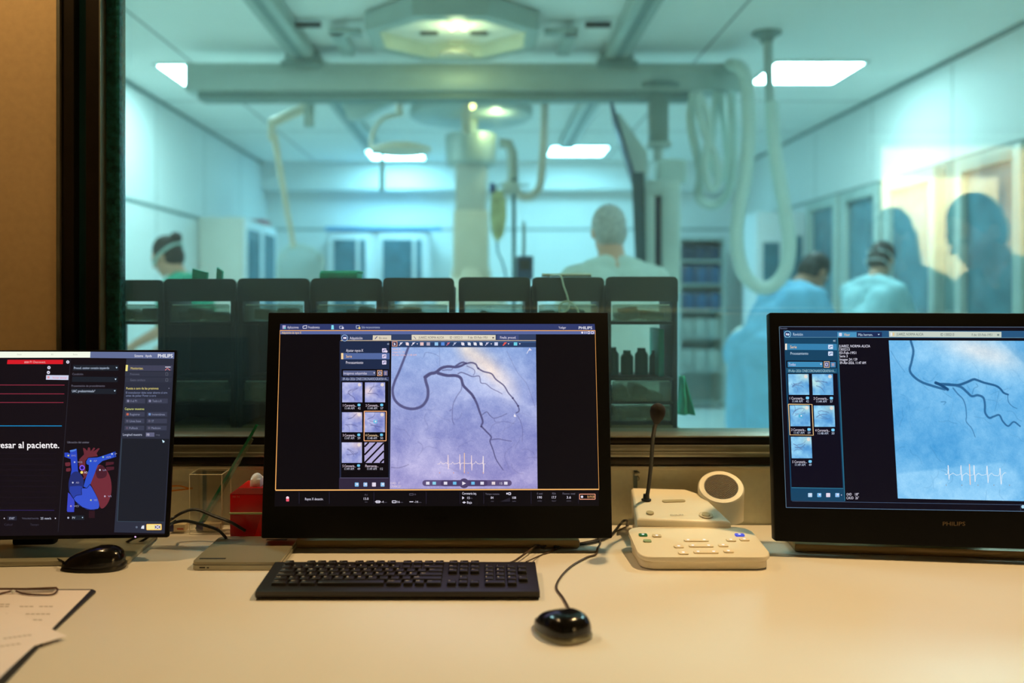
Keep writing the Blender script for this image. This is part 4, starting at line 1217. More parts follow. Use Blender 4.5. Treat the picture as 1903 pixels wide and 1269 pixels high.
def xray_right():
    # x 1652..1930 (photo pixels), y 632..930 ; top-left corner based
    w, h = 290, 296
    n = fbm(h, w, 11, 5, 9, .75); g = np.random.RandomState(6).rand(h, w)
    Y, X = np.mgrid[0:h, 0:w]
    base = np.zeros((h, w, 3)); base[:] = np.array([106, 182, 234.])
    L = (n - .5) * 60 + (g - .5) * 14
    L += blob((h, w), 175, 30, 95, 45, .25) * 50 - blob((h, w), 85, 195, 65, 40, .4) * 26 + blob((h, w), 60, 25, 60, 30) * 14
    L -= 28 * np.clip((.72 * (X - 205) - .69 * (Y - 0)) / 6, 0, 1)
    wedge = np.clip((Y - 245 + .12 * (X - 20)) / 5, 0, 1) * np.clip((1.0 - np.hypot((X - 120) / 130.0, (Y - 262) / 60.0)) * 8, 0, 1)
    L += 24 * wedge
    L += 12 * np.clip((Y - 200) / 90, 0, 1)
    base += L[..., None] * np.array([1.1, .75, .45])
    base += blob((h, w), 175, 20, 80, 26, .3)[..., None] * np.array([60, 14, -16.])
    d = np.zeros((h, w))
    P = lambda pts: [((a / 1517 * 263 + 1640) - 1652 - (b / 1269 * 220) * .045, (b / 1269 * 220 + 600) - 632) for a, b in pts]
    stroke(d, P([(318, 190), (345, 300), (325, 420), (305, 510), (350, 580), (440, 640), (560, 680), (690, 715)]), 4.0, 4.4, .70)
    stroke(d, P([(590, 645), (650, 670), (720, 715)]), 5.4, 5.2, .95)
    stroke(d, P([(640, 660), (720, 662), (800, 668), (850, 665), (930, 635), (1000, 605), (1040, 612), (1120, 640), (1235, 668), (1290, 700), (1330, 745), (1378, 765)]), 5.2, 3.0, .78)
    stroke(d, P([(1375, 770), (1385, 840), (1430, 890), (1480, 912)]), 1.6, .9, .5)
    stroke(d, P([(800, 668), (870, 690), (930, 740), (985, 785), (1050, 775), (1110, 800), (1130, 870), (1135, 960), (1180, 1015), (1230, 1000), (1290, 985), (1330, 1050), (1390, 1100), (1450, 1055), (1520, 1100)]), 4.6, 2.4, .68)
    stroke(d, P([(780, 700), (830, 760), (890, 820), (920, 900), (930, 1000), (930, 1060), (990, 1130), (1030, 1220)]), 2.4, 1.2, .50)
    stroke(d, P([(990, 760), (1010, 700), (1050, 680), (1030, 650)]), 1.2, .8, .35)
    stroke(d, P([(100, 300), (170, 420), (250, 530)]), 1.2, .8, .25)
    stroke(d, P([(650, 850), (700, 850), (680, 880)]), 1.6, 1.0, .4)
    stroke(d, P([(1280, 740), (1260, 850), (1240, 940)]), 1.0, .6, .25)
    rs = random.Random(9)
    for q in range(40):
        x, y = rs.uniform(5, 285), rs.uniform(70, 285); pts = [(x, y)]
        a = rs.uniform(0, 6.28)
        for _ in range(4):
            a += rs.uniform(-.8, .8); x += 9 * math.cos(a); y += 9 * math.sin(a); pts.append((x, y))
        stroke(d, pts, 1.1, .6, rs.uniform(.06, .2), 5)
    ves = np.array([16, 70, 118.])
    return base * (1 - d[..., None]) + ves * d[..., None]

def thumb(seed, tint, warm=0):
    w, h = 52, 52
    n = fbm(h, w, seed, 4, 3, .6); Y, X = np.mgrid[0:h, 0:w]
    base = np.zeros((h, w, 3)); base[:] = tint
    L = (n - .5) * 95 + blob((h, w), 12, 12, 18, 18) * 18 - blob((h, w), 36, 30, 14, 20) * 24
    base += L[..., None] * np.array([1, .9, .5])
    if warm: base += blob((h, w), 40 if warm > 0 else 6, 6 if warm > 0 else 22, 16, 12)[..., None] * np.array([56, 34, -4.])
    d = np.zeros((h, w)); rs = random.Random(seed)
    for q in range(4):
        x, y = rs.uniform(6, 16), rs.uniform(14, 34); pts = [(x, y)]; a = rs.uniform(-.9, .7)
        for _ in range(4):
            a += rs.uniform(-.5, .6); x += 7 * math.cos(a); y += 6 * math.sin(a); pts.append((x, y))
        stroke(d, pts, 1.6, .8, .6 - .1 * q, 5)
    base = base * (1 - d[..., None]) + np.array([60, 60, 110.]) * d[..., None]
    # small marker icon in the corner
    m_ = np.clip(5.0 - np.hypot(X - 44, Y - 6), 0, 1)[..., None]
    return base * (1 - m_ * .8) + np.array([244, 226, 214.]) * m_ * .8

def monitor(root_loc, yaw, tilt, W_, H_, hb, label, thick=.03, side=None):
    t = empty('monitor', root_loc, label, 'monitor', rz=yaw)
    Mt = Matrix.Translation((0, 0, hb)) @ Matrix.Rotation(-tilt, 4, 'X')
    PM = Matrix.Translation(root_loc) @ Matrix.Rotation(yaw, 4, 'Z') @ Mt
    MB().box(-W_ / 2, W_ / 2, 0, thick, 0, H_, .003, M=Mt).build('bezel', m_bez, t)
    MB().box(-W_ / 2 + .004, W_ / 2 - .004, thick * .4, thick + .012, .004, H_ - .004, .008, M=Mt).build('rear_shell', side or m_bez, t)
    return t, Mt, PM

def icon(S, x, y, r, c, c2=None):
    S.rr(x - r, y - r, x + r, y + r, r * .3, c)
    if c2: S.rect(x - r * .5, y - r * .1, x + r * .6, y + r * .5, c2)

# ================= centre monitor
cw = (1138 - 485) / F * 1.73
cx = ((485 + 1138) / 2 - VX) / F * 1.73
t, Mt, PM = monitor((cx, 1.73, DESK), 0, math.radians(7.6), cw, .4305, .0285, 'large black monitor in the centre showing a violet angiogram', .035)
ft = MB().box(-.275, .275, .035, .26, 0, .0165, .005)
ft.build('foot', m_foot, t)
MB().box(-.10, .10, .12, .15, .01, .24, .008).box(-.07, .07, .07, .125, .16, .24, .006).build('stand', m_bez, t)
S = Screen(PM)
WH = (226, 222, 240); ORG = (238, 168, 92); LB = (180, 190, 220)
S.poly([(520, 601), (1106, 601), (1113, 940), (510, 941)], (4, 4, 12))
S.poly([(521, 602), (1105, 602), (1106, 614), (520, 614)], (46, 58, 108))
S.poly([(520, 614.5), (1106, 614.5), (1106.5, 621), (520, 621)], (88, 104, 160))
S.rect(525, 604.5, 531, 611, (180, 170, 210)); S.rect(528, 608, 531, 611, (120, 210, 210))
S.text('Aplicaciones', 534, 555, 608, 4.6, WH)
S.frame([(563, 606), (570, 604.5), (570, 610), (563, 610)], 1, WH); S.text('Procedimientos', 573, 594, 608, 4.6, WH)
S.poly([(616, 604), (620, 604), (620.5, 612), (615.5, 612)], (130, 220, 240))
S.frame([(631, 606), (637, 606), (637, 610), (631, 610)], 1, LB); S.disc(637, 609.5, 2, WH)
S.frame([(662, 605), (668, 605), (668, 610), (662, 610)], 1, LB); S.disc(668, 609.5, 2, (240, 210, 120))
S.text('Sala reconocimiento', 672, 706, 608, 4.2, LB)
S.text('Yadigar', 1038, 1052, 608.5, 4.2, WH); S.text('PHILIPS', 1075.5, 1100.5, 609, 5, (236, 236, 248), .03)
S.text('Adquisición de rayos X', 523.5, 560, 618, 4.2, (250, 210, 120))
S.disc(1082, 618, 2, WH); S.rect(1086, 616, 1087, 620, WH); S.rect(1089, 616, 1090, 620, WH); S.frame([(1092.5, 616), (1096, 616), (1096, 620), (1092.5, 620)], 1, WH); S.frame([(1099, 616), (1103, 616), (1103, 620), (1099, 620)], 1, WH)
# header
S.rect(633, 621, 996, 632, (46, 62, 98)); S.rect(633, 632, 996, 633.4, (196, 176, 150))
S.rect(631, 633.4, 724, 909, (30, 38, 62)); S.rect(633, 634, 723, 687, (28, 42, 72))
S.disc(640.5, 628, 6.2, (150, 180, 220)); S.disc(640.5, 628, 5.0, (40, 56, 110)); S.rect(638, 626, 640, 630, WH); S.disc(642, 628, 2, WH)
S.text('Adquisición', 650, 673.5, 628, 5.2, WH)
S.poly([(693, 623), (727, 623), (727, 632), (692.5, 632)], (216, 206, 186)); S.text('En vivo', 705, 719, 628, 4, (80, 76, 80)); S.line([(697, 630), (701, 625)], 1.4, (60, 70, 120))
S.text('«', 719.5, 723.5, 638.3, 5, LB)
S.text('Ajustar rayos-X', 643, 675, 651, 5.2, WH); S.rect(634, 656, 724, 667.5, (82, 104, 158)); S.rect(634, 656, 638, 667.5, (250, 214, 160)); S.text('Serie', 643, 654, 662, 5.2, (250, 200, 130))
S.text('Procesamiento', 643, 675, 673.4, 5.2, WH)
for y in (651, 662, 673.4): S.rr(710, y - 3.8, 718, y + 3.8, 1, (216, 206, 236)); S.line([(711.5, y + 2), (714, y - 1), (717, y - 1)], 1.2, (60, 66, 120))
S.disc(718, 653, 2.2, (230, 216, 236))
S.rect(635, 686, 723, 700, (4, 4, 14)); S.rect(637.5, 688.5, 698, 698, (84, 94, 134)); S.text('Imágenes adquiridas', 638.5, 682, 693.3, 4.6, (220, 214, 234)); S.poly([(694, 692), (697, 692), (695.5, 694.6)], WH)
S.rect(701, 687.8, 710.5, 698.6, (240, 180, 140)); S.rect(702, 688.8, 709.5, 697.6, (60, 50, 80)); S.frame([(704, 691), (708, 691), (708, 695.5), (704, 695.5)], 1, WH); S.rect(712.5, 688.5, 720.5, 698, (92, 96, 140))
for y in (691.5, 693.5, 695.5): S.rect(714.5, y - .5, 718.5, y + .5, (200, 170, 170))
S.rect(634, 700.5, 723, 707, (50, 58, 92)); S.text('09-Abr-2026 CINECORONARIOGRAFIA+A...', 637, 721, 704, 4.8, LB)
S.rect(634, 708.5, 722, 887, (3, 3, 12))
names = [('1 Coronaria...', '11:44 AM', '42'), ('2 Coronaria...', '11:44 AM', '57'), ('3 Coronaria...', '11:47 AM', '59'), ('4 Coronaria...', '11:48 AM', '50'), ('5 Coronaria...', '11:49 AM', '49'), ('Fluoroscop...', '11:49 AM', '112')]
pics = []
S.frame([(677, 764), (718, 764), (717.5, 819), (676.5, 819)], 1.5, (240, 170, 120))
for i, (a, b, c) in enumerate(names):
    r_, q = divmod(i, 2)
    x0 = 636 + 42.2 * q - r_ * .4; y0 = (710.5, 766, 822)[r_]; y1 = (747.5, 803, 860)[r_]
    if i < 5:
        pics.append((x0, y0, x0 + 37.5, y1, thumb(20 + i, np.array([158, 164, 218.]), (0, -1, 1, 0, 1)[i])))
    else:
        S.rect(x0, y0, x0 + 36, y1, (176, 168, 212))
        for k in range(-2, 4):
            aa, bb = (x0 + k * 14.5, y1), (x0 + k * 14.5 + 37, y0)
            def cl(p, q_):
                (xa, ya), (xb, yb) = p, q_
                if xa < x0: ya = ya + (yb - ya) * (x0 - xa) / (xb - xa); xa = x0
                if xb > x0 + 36: yb = ya + (yb - ya) * (x0 + 36 - xa) / (xb - xa); xb = x0 + 36
                return [(xa, ya), (xb, yb)]
            if aa[0] < x0 + 33 and bb[0] > x0 + 4: S.line(cl(aa, bb), 3.0, (8, 6, 20))
    yl = y1 + 5.6
    S.text(a, x0 + 1.5, x0 + 26, yl, 4.6, (250, 214, 170) if i == 3 else (232, 214, 232))
    S.text(b, x0 + 5, x0 + 22.5, yl + 5.4, 4.2, (206, 206, 226)); S.text(c, x0 + 29, x0 + 34, yl + 5.4, 4.2, (206, 206, 226))
    if i < 5: S.rr(x0 + 28.5, yl - 3, x0 + 34, yl + 1.6, 1.6, (110, 200, 240))
S.rect(630, 888, 724, 909, (46, 38, 60)); S.line([(632, 888), (722, 888)], 1, (90, 84, 110))
for x, c in ((663, (130, 190, 236)), (679, (150, 190, 236)), (695, (226, 214, 232)), (711, (150, 200, 240))): S.rr(x - 3.6, 896.5, x + 3.6, 904, 1, c); S.rect(x - 1, 898, x + 2.6, 901, (230, 230, 246))
# toolbar
S.rect(727, 633.4, 996, 645, (40, 62, 102)); S.rect(727, 633.4, 996, 637, (54, 82, 126))
S.poly([(765, 622), (921, 622.5), (921, 631.5), (765, 631.5)], (222, 214, 194))
S.text('JUAREZ, NORMA ALICIA', 778, 825, 627, 4.4, (70, 66, 70)); S.text('ID 1305213', 836, 859, 627, 4.4, (90, 86, 90)); S.text('F.de: 03-Feb-1951', 870, 906, 627, 4.4, (70, 66, 70)); S.line([(769, 625), (773, 630)], 1, (90, 90, 130)); S.rect(915, 626, 918, 629, (110, 104, 100))
S.rect(924, 622.5, 964, 631.5, (60, 74, 122)); S.text('Finaliz. proced.', 929.5, 959, 627, 4.6, WH)
S.rect(729, 634.5, 738.5, 643.5, (240, 170, 130)); S.rect(730, 635.5, 737.5, 642.5, (44, 50, 90)); S.poly([(732, 636.5), (736, 640), (734, 640.5), (732.3, 642)], WH)
for x, c in ((745, WH), (757, (240, 220, 226)), (768, WH), (784, (232, 196, 196)), (796, (180, 170, 190)), (811, (150, 200, 240)), (823, (90, 140, 220)), (833, (200, 110, 130)), (845, LB), (860, (230, 226, 240)), (872, (220, 226, 240)), (883, (226, 226, 236)), (894, (226, 226, 236)), (905, (200, 200, 230)), (922, (210, 214, 240)), (938, (230, 90, 80)), (958, (110, 210, 230))):
    if x in (757, 860, 872, 883, 894): S.disc(x, 639, 3, c); S.line([(x - 3, 636), (x + 3, 642)], 1.2, c)
    elif x in (745, 768, 833, 845, 905, 938): S.line([(x - 3.4, 642), (x + 1, 638), (x + 3, 636)], 2.2 if x == 938 else 1.3, c); S.disc(x, 638, 1.8, c)
    else: S.rect(x - 3.2, 636, x + 3.2, 642, c)
for x in (775.5, 913, 945, 966): S.poly([(x - 1.5, 638), (x + 1.5, 638), (x, 640.4)], WH)
S.line([(512, 910), (520.5, 614.2), (1106, 614.4), (1113, 909.5), (512, 911)], 1.7, ORG)
S.line([(512, 910.5), (1113, 909)], 1.8, (244, 184, 110))
# the angiogram: shapes over it come after
XR = (724.5, 645.2, 998, 908.5)
ya = S.y()
pics.append((*XR, xray_centre()))
over = S.layer + 8
xr_layer = [S.layer]
for q in pics: pass
objs = []
for (x0, y0, x1, y1, im) in pics:
    nm = 'angiogram_picture' if x1 - x0 > 100 else 'thumbnail_picture'
    if nm == 'angiogram_picture':
        big = S.picture(nm, x0, y0, x1, y1, im, t, Mt, corners=[(727.5, 645.2), (996, 645.2), (999, 908), (724.5, 908.5)])
    else: S.picture(nm, x0, y0, x1, y1, im, t, Mt)
S.layer += 4
RD = (236, 190, 190)
S.text('Serie 4', 729, 744, 648.5, 3.6, RD); S.text('Imagen 21 / 50', 729, 752, 654, 3.6, RD); S.text('09-Abr-2026, 11:48 AM', 729, 774, 659.5, 3.6, RD)
S.line([(979, 657), (984.5, 647)], 1.2, WH); S.poly([(984, 646), (988.5, 651), (983, 651.4)], WH)
S.text('OAD   5°', 726, 744, 897.5, 4, (232, 214, 226)); S.text('CRAN 23°', 726, 746, 903.5, 4, (232, 214, 226))
ec = [(813, 862), (817, 862), (819, 857.5), (822, 862), (827, 861), (829, 859), (831, 862), (832, 862), (832.6, 845), (833.4, 872), (834.2, 862), (839, 862), (841, 858.5), (844, 862), (850, 861), (853, 859.5), (854, 862), (854.5, 844), (855.2, 873), (856, 862), (860, 860), (863, 861), (872, 861), (874, 860), (875.6, 862), (876.2, 846), (876.8, 874), (877.6, 862), (882, 861), (884, 857), (887, 861), (892, 862), (896, 860), (897, 862), (898, 847), (898.6, 880), (899.6, 861), (902.5, 862)]
S.line(ec, 1.0, (244, 226, 230)); S.line([(863, 841.5), (863, 878.5)], 1.4, (240, 200, 170))
S.line([(832.8, 846), (833.2, 871)], 1.2, (240, 214, 220)); S.line([(854.6, 845), (855, 872)], 1.2, (240, 214, 220)); S.line([(876.2, 847), (876.8, 873)], 1.2, (240, 214, 220)); S.line([(898, 848), (898.4, 879)], 1.4, (240, 226, 230))
for x in (817, 843, 863, 870, 898): S.disc(x, 878.5, .9, (220, 150, 120))
S.rr(785, 892, 951, 903, 5.4, (92, 80, 124)); S.rr(819, 892.4, 906, 903.4, 5, (74, 62, 104)); S.disc(862.5, 898, 9.2, (78, 66, 108)); S.poly([(859, 894.5), (866, 898), (859, 901.5)], (236, 230, 244))
for x, c in ((795, WH), (807, (140, 210, 236)), (828, WH), (845, (110, 190, 236)), (879, (110, 190, 236)), (896, WH), (917, (230, 214, 220)), (940, WH)): S.rect(x - 3.2, 895, x + 3.2, 900.4, c)
S.text('15', 929, 933.5, 898, 4, WH)
S.disc(956.5, 772.5, 2, (226, 226, 246)); S.poly([(956, 768), (959.5, 774), (956, 775)], (236, 230, 244))
S.rr(694, 780, 701, 786.5, 1.5, (110, 190, 230)); S.disc(698, 783, 1.6, WH)
# status row
for x in (556, 612, 695, 792, 855, 899, 987, 1075): S.line([(x, 914), (x, 936)], .8, (40, 36, 56))
S.disc(534.5, 925, 2.8, (250, 214, 226)); S.rr(531.8, 926.5, 537.4, 931.6, 1, (240, 90, 110))
GY = (92, 88, 104)
S.text('Rayos X desactiv.', 567, 601, 927, 4.6, WH); S.text('PU', 678, 683, 919.4, 3.2, GY); S.text('13.0', 676, 685, 926.5, 4.4, WH); S.text('mm', 678, 683, 932.4, 2.4, GY)
S.frame([(699, 930.5), (706, 930.5), (706, 934), (699, 934)], 1.2, WH); S.line([(697, 932.3), (708, 932.3)], 1, WH); S.text('-4', 709, 713, 932.3, 4, WH); S.text('mm', 714, 719, 933, 2.2, GY)
S.frame([(729, 930.5), (736, 930.5), (736, 934), (729, 934)], 1.2, WH); S.text('16', 738, 743, 932.3, 4, WH); S.text('mm', 744, 749, 933, 2.2, GY)
S.line([(761, 932.3), (768, 932.3)], 1.4, WH); S.text('-14', 770, 777, 932.3, 4, WH); S.text('mm', 778, 783, 933, 2.2, GY); S.frame([(761, 917), (768, 917), (768, 920), (761, 920)], .8, GY); S.text('0', 770, 773, 918.5, 3, GY)
S.text('Coronaria izq.', 859, 885.5, 916.6, 4.6, WH); S.poly([(859, 922), (863, 925), (859, 928)], WH); S.text('15', 868.5, 873, 925, 4.4, WH); S.text('f/s', 874, 878, 925.6, 2.6, GY); S.text('Baja', 868, 877, 933.4, 4.4, WH); S.poly([(859, 933.5), (862.5, 931.5), (866, 933.5), (862.5, 935.5)], WH)
S.text('Tiempo restante', 902, 928, 917.6, 3.4, (110, 106, 122)); S.text('84', 912, 917, 924.6, 4.4, WH); S.text('min', 912.5, 917.5, 931, 2.2, GY); S.frame([(945, 915.4), (949, 915.4), (949, 919), (945, 919)], 1.2, WH); S.rect(941, 915.5, 943.5, 918.5, WH); S.poly([(930, 932), (948, 924), (948, 932)], (34, 32, 44)); S.text('108', 952, 959, 924.6, 4.4, WH); S.text('mAs', 952, 959, 931, 2.4, GY)
for x, a, b, c in ((1003, 'K total', '190', 'mGy'), (1029.5, 'PDA', '17.7', 'Gycm²'), (1057, 'Fluoroc. total', '3.6', 'min')):
    wd = 11.5 if len(a) > 8 else (5 if len(a) > 4 else 3.4); S.text(a, x - wd, x + wd, 917, 3.6, (110, 106, 122)); S.text(b, x - 4, x + 4, 924, 4.6, WH); S.text(c, x - 4, x + 4, 930.4, 2.6, GY)
S.frame([(1077, 918), (1106, 918), (1106, 927.5), (1077, 927.5)], 1.2, (240, 160, 130)); S.disc(1081.5, 923, 2.2, WH); S.text('0:19:30', 1091.5, 1105, 922.8, 4.6, (250, 190, 130))
S.build(t, Mt)
tx = Screen(PM); tx.text('PHILIPS', 790, 833, 965, 9, (16, 15, 14)); o = tx.build(t, Mt); o.name = 'front_logo'; o['label'] = 'faint dark lettering'
m_logo = mat('logo_print', rgb(10, 9, 9), .6, spec=.1)
o.data.materials.clear(); o.data.materials.append(m_logo)

# ================= right monitor
yaw = math.radians(-7.2)
bl = Vector(((1440 - VX) / F * 1.711, 1.711, 0))
u = Vector((math.cos(yaw), math.sin(yaw), 0))
c0 = bl + u * cw / 2
t, Mt, PM = monitor((c0.x, c0.y, DESK), yaw, math.radians(7.6), cw, .4305, .0285, 'large black monitor at right showing a blue angiogram', .035, m_bezside)
MB().box(-.29, .29, .035, .26, 0, .0165, .005).build('foot', m_foot, t)
MB().box(-.10, .10, .12, .15, .01, .24, .008).box(-.07, .07, .07, .125, .16, .24, .006).build('stand', m_bez, t)
S = Screen(PM)
EX = 2020
CY = (190, 214, 236)
S.poly([(1448, 607), (EX, 608), (EX, 953), (1461, 943)], (2, 4, 22))
S.line([(1448, 607), (EX, 608)], 1, (90, 110, 140)); S.line([(1448, 607), (1461, 943)], 1, (90, 120, 140)); S.line([(1461, 943), (EX, 952)], 1, (90, 120, 150)); S.line([(1472, 931), (EX, 940)], .8, (70, 90, 120))
S.text('Revisión', 1450, 1463, 610, 3, (110, 120, 150))
S.poly([(1456, 614), (EX, 615), (EX, 627.5), (1457, 626.5)], (34, 84, 126)); S.line([(1458, 626.6), (EX, 627.6)], .9, (100, 150, 180))
S.disc(1463.5, 621, 6.6, (130, 190, 220)); S.disc(1463.5, 621, 5.2, (24, 60, 110)); S.disc(1465, 621.5, 2.2, CY); S.rect(1460.5, 619, 1462.5, 623, (230, 214, 226))
S.text('Revisión', 1474, 1492, 621, 5.4, CY)
S.poly([(1556, 617), (1592, 617), (1592, 626), (1556.5, 626)], (70, 146, 190)); S.rr(1559, 618.5, 1564.5, 624.5, 1, (210, 214, 240)); S.text('Visor', 1568.5, 1579.5, 621.7, 5, (246, 200, 140)); S.poly([(1592, 617), (1639, 617), (1639, 626), (1592, 626)], (20, 40, 84)); S.text('Más herram.', 1595, 1622, 621.7, 5, CY); S.poly([(1631, 620.5), (1635, 620.5), (1633, 623)], CY)
S.poly([(1652, 615.5), (1861, 616.5), (1861, 627), (1652.5, 626)], (196, 208, 196)); S.rect(1655, 618, 1658, 624, (226, 232, 240)); S.rect(1659, 618, 1662, 624, (226, 200, 150)); S.text('JUAREZ, NORMA ALICIA', 1666, 1716, 621, 5, (70, 82, 84)); S.text('ID 1305213', 1748, 1773, 621.5, 5, (60, 76, 84)); S.text('F.de: 03-Feb-1951', 1806, 1844, 622, 4.6, (80, 96, 96)); S.rect(1853, 620.5, 1857, 624, (120, 140, 136))
S.poly([(1457, 627), (1556.5, 627), (1569, 932), (1470, 930)], (14, 66, 98)); S.line([(1556.5, 627), (1570, 931)], 1.6, (40, 110, 140))
S.text('«', 1548, 1553, 632.3, 5, CY)
S.poly([(1459, 638.5), (1555, 639), (1555.5, 650.5), (1459.5, 650)], (52, 128, 174)); S.rect(1459, 638.5, 1462.5, 650, (240, 230, 214)); S.text('Serie', 1468.5, 1480.5, 644.5, 5.4, (250, 206, 150)); S.text('Procesamiento', 1469, 1502, 656.5, 5.2, CY)
for y in (644.5, 657): S.rr(1539, y - 4, 1548, y + 4, 1, (206, 220, 244)); S.line([(1541, y + 2), (1544, y - 1), (1547, y - 1)], 1.2, (40, 80, 140))
S.poly([(1461, 670), (1554.5, 670.5), (1555, 683.5), (1461.5, 683)], (2, 4, 22)); S.poly([(1463.5, 672), (1528.5, 672.3), (1529, 682.3), (1464, 682)], (60, 140, 186)); S.text('Todas', 1465.5, 1478.5, 677, 5, (220, 214, 240)); S.poly([(1524, 675.6), (1527.5, 675.6), (1525.8, 678.6)], WH)
S.rect(1531, 671.5, 1541.5, 683, (236, 200, 160)); S.rect(1532, 672.5, 1540.5, 682, (50, 70, 130)); S.frame([(1534, 675), (1538, 675), (1538, 679.6), (1534, 679.6)], 1.1, WH); S.rect(1543, 672.5, 1553, 682.5, (60, 130, 180))
for y in (675.5, 677.5, 679.5): S.rect(1545.5, y - .5, 1550.5, y + .5, (226, 170, 160))
S.poly([(1461.5, 684.5), (1555.5, 685), (1556, 692.5), (1462, 692)], (22, 84, 116)); S.text('09-Abr-2026 CINECORONARIOGRAFIA+A...', 1465, 1552.5, 689, 5, (160, 200, 214))
S.poly([(1463, 693.5), (1556, 694), (1566.5, 907), (1471, 905)], (2, 4, 26))
nm2 = [('1 Coronaria...', '11:44 AM', '42'), ('2 Coronaria...', '11:44 AM', '57'), ('3 Coronaria...', '11:47 AM', '59'), ('4 Coronaria...', '11:48 AM', '50'), ('5 Coronaria...', '11:49 AM', '49')]
pos = [(1464.5, 695, 1504, 733.5, 1.4), (1509, 695, 1549, 733.8, 1.4), (1467.5, 753, 1506, 792, 1.6), (1512, 753.5, 1552, 793, 1.6), (1469.5, 811.5, 1509.5, 851.5, 1.8)]
S.line([(1465, 751), (1509, 751.3), (1511.5, 808.5), (1468, 808), (1465, 751)], 1.5, (240, 200, 140))
for i, ((x0, y0, x1, y1, sl_), (a, b, c)) in enumerate(zip(pos, nm2)):
    S.picture('thumbnail_picture', x0, y0, x1, y1, thumb(40 + i, np.array([120, 186, 232.]), (1, -1, 1, 1, 1)[i]), t, Mt, corners=[(x0, y0), (x1 - sl_, y0), (x1, y1), (x0 + sl_, y1)])
    yl = y1 + 6.4
    S.text(a, x0 + 3, x0 + 30, yl, 4.8, WH); S.text(b, x0 + 8, x0 + 27, yl + 5.6, 4.4, (190, 204, 230)); S.text(c, x0 + 33.5, x0 + 38.5, yl + 5.6, 4.4, (190, 204, 230)); S.rr(x0 + 33, yl - 3, x0 + 39, yl + 2, 1.6, (120, 206, 250))
S.rr(1484, 769.5, 1492, 776, 1.4, (80, 176, 216)); S.disc(1489, 772.5, 1.5, WH)
S.line([(1471, 906), (1567, 907.5)], 1.2, (50, 120, 150))
for x, c in ((1505.5, (180, 214, 240)), (1522.5, (110, 180, 230)), (1539, (226, 214, 232)), (1556, (140, 190, 236))): S.rr(x - 3.8, 916, x + 3.8, 923.6, 1, c); S.rect(x - 1, 917.5, x + 2.6, 920.5, WH)
S.poly([(1562.5, 919), (1565, 919), (1563.7, 921)], WH)
for k, (s_, x1) in enumerate((('JUAREZ, NORMA ALICIA', 1617), ('1305213', 1579), ('03-Feb-1951', 1591), ('Serie 3', 1575), ('Imagen 24 / 59', 1593), ('09-Abr-2026, 11:47 AM', 1609))):
    S.text(s_, 1559 + k * .35, x1, 643 + k * 6.2, 4.8, (232, 232, 250))
S.text('OAD', 1573, 1582.5, 918.3, 5, WH); S.text('18°', 1589, 1596, 918.3, 5, WH); S.text('CAUD', 1573, 1586, 925, 5, WH); S.text('26°', 1589.5, 1596, 925, 5, WH)
S.picture('angiogram_picture', 0, 0, 0, 0, xray_right(), t, Mt, corners=[(1651.5, 632.5), (1941, 633.5), (1941, 932), (1668.5, 926)])
S.layer += 4
bx, by = 1640, 800
e2 = [(566, 395), (580, 400), (592, 390), (597, 315), (603, 445), (608, 405), (640, 385), (670, 405), (705, 398), (711, 315), (722, 455), (728, 405), (760, 385), (790, 408), (826, 400), (828, 315), (840, 465), (846, 405), (870, 388), (900, 405), (942, 398), (946, 320), (958, 475), (966, 405), (990, 385), (1010, 405), (1050, 410), (1060, 398), (1064, 340), (1078, 488), (1085, 405), (1110, 380), (1122, 386)]
E = lambda a, b: (bx + a / 1284 * 263, by + b / 1269 * 260)
S.line([E(*p) for p in e2], 1.0, (226, 240, 250)); S.line([E(788, 303), E(796, 492)], 1.5, (246, 206, 190))
for a, y0_, y1_ in ((594, 315, 445), (711, 315, 455), (830, 315, 465), (948, 320, 475), (1066, 340, 488)): S.line([E(a, y0_), E(a + 10, y1_)], 1.3, (234, 240, 250))
for a in (578, 720, 866, 1010, 1152): S.disc(*E(a, 495), .9, (150, 140, 130))
S.disc(1901, 941.5, 3.2, (170, 214, 236))
S.line([(1896.5, 936), (1896.8, 949)], .8, (60, 80, 110))
S.build(t, Mt)
tx = Screen(PM); tx.text('PHILIPS', 1752, 1794, 973, 7.2, (60, 50, 30), .02); o = tx.build(t, Mt); o.name = 'front_logo'; o['label'] = 'dull brown lettering'
o.data.materials.clear(); o.data.materials.append(mat('logo_print_brown', rgb(112, 92, 60), .5))

# ================= left monitor
yaw = math.radians(3.3)
u = Vector((math.cos(yaw), math.sin(yaw), 0))
br = Vector(((312 - VX) / F * 1.68, 1.68, 0))
LW = .56
c0 = br - u * LW / 2
t, Mt, PM = monitor((c0.x, c0.y, DESK), yaw, math.radians(9.5), LW, .3465, .0435, 'slim black monitor at left showing a heart diagram', .014)
MB().box(-.16, .215 - .0, -.02, .16, 0, .010, .003).build('foot', mat('left_foot_metal', rgb(150, 146, 124), .4, metal=.2), t)
MB().box(-.04, .04, .09, .115, .008, .26, .006).box(-.04, .04, .045, .10, .17, .25, .006).build('stand', m_bez, t)
S = Screen(PM)
S.poly([(-260, 650), (324.5, 655), (306, 993), (-260, 998)], (17, 12, 20))
S.poly([(-260, 653), (168, 653.5), (167.5, 664.5), (-260, 665)], (244, 250, 232))
for x, s_ in ((32, 'Datos'), (95, 'ID'), (136, 'Fecha')): S.text(s_, x, x + (4 if s_ == 'ID' else 8), 658.5, 3, (190, 196, 180))
S.poly([(168, 653.5), (324, 654.6), (323.5, 666.5), (167.5, 665)], (98, 110, 150))
S.text('Sistema', 250, 266, 661, 4.6, (240, 240, 250)); S.text('Ayuda', 270, 282, 661, 4.6, (240, 240, 250)); S.text('PHILIPS', 293.5, 321, 661, 6.4, (250, 250, 255), .03)
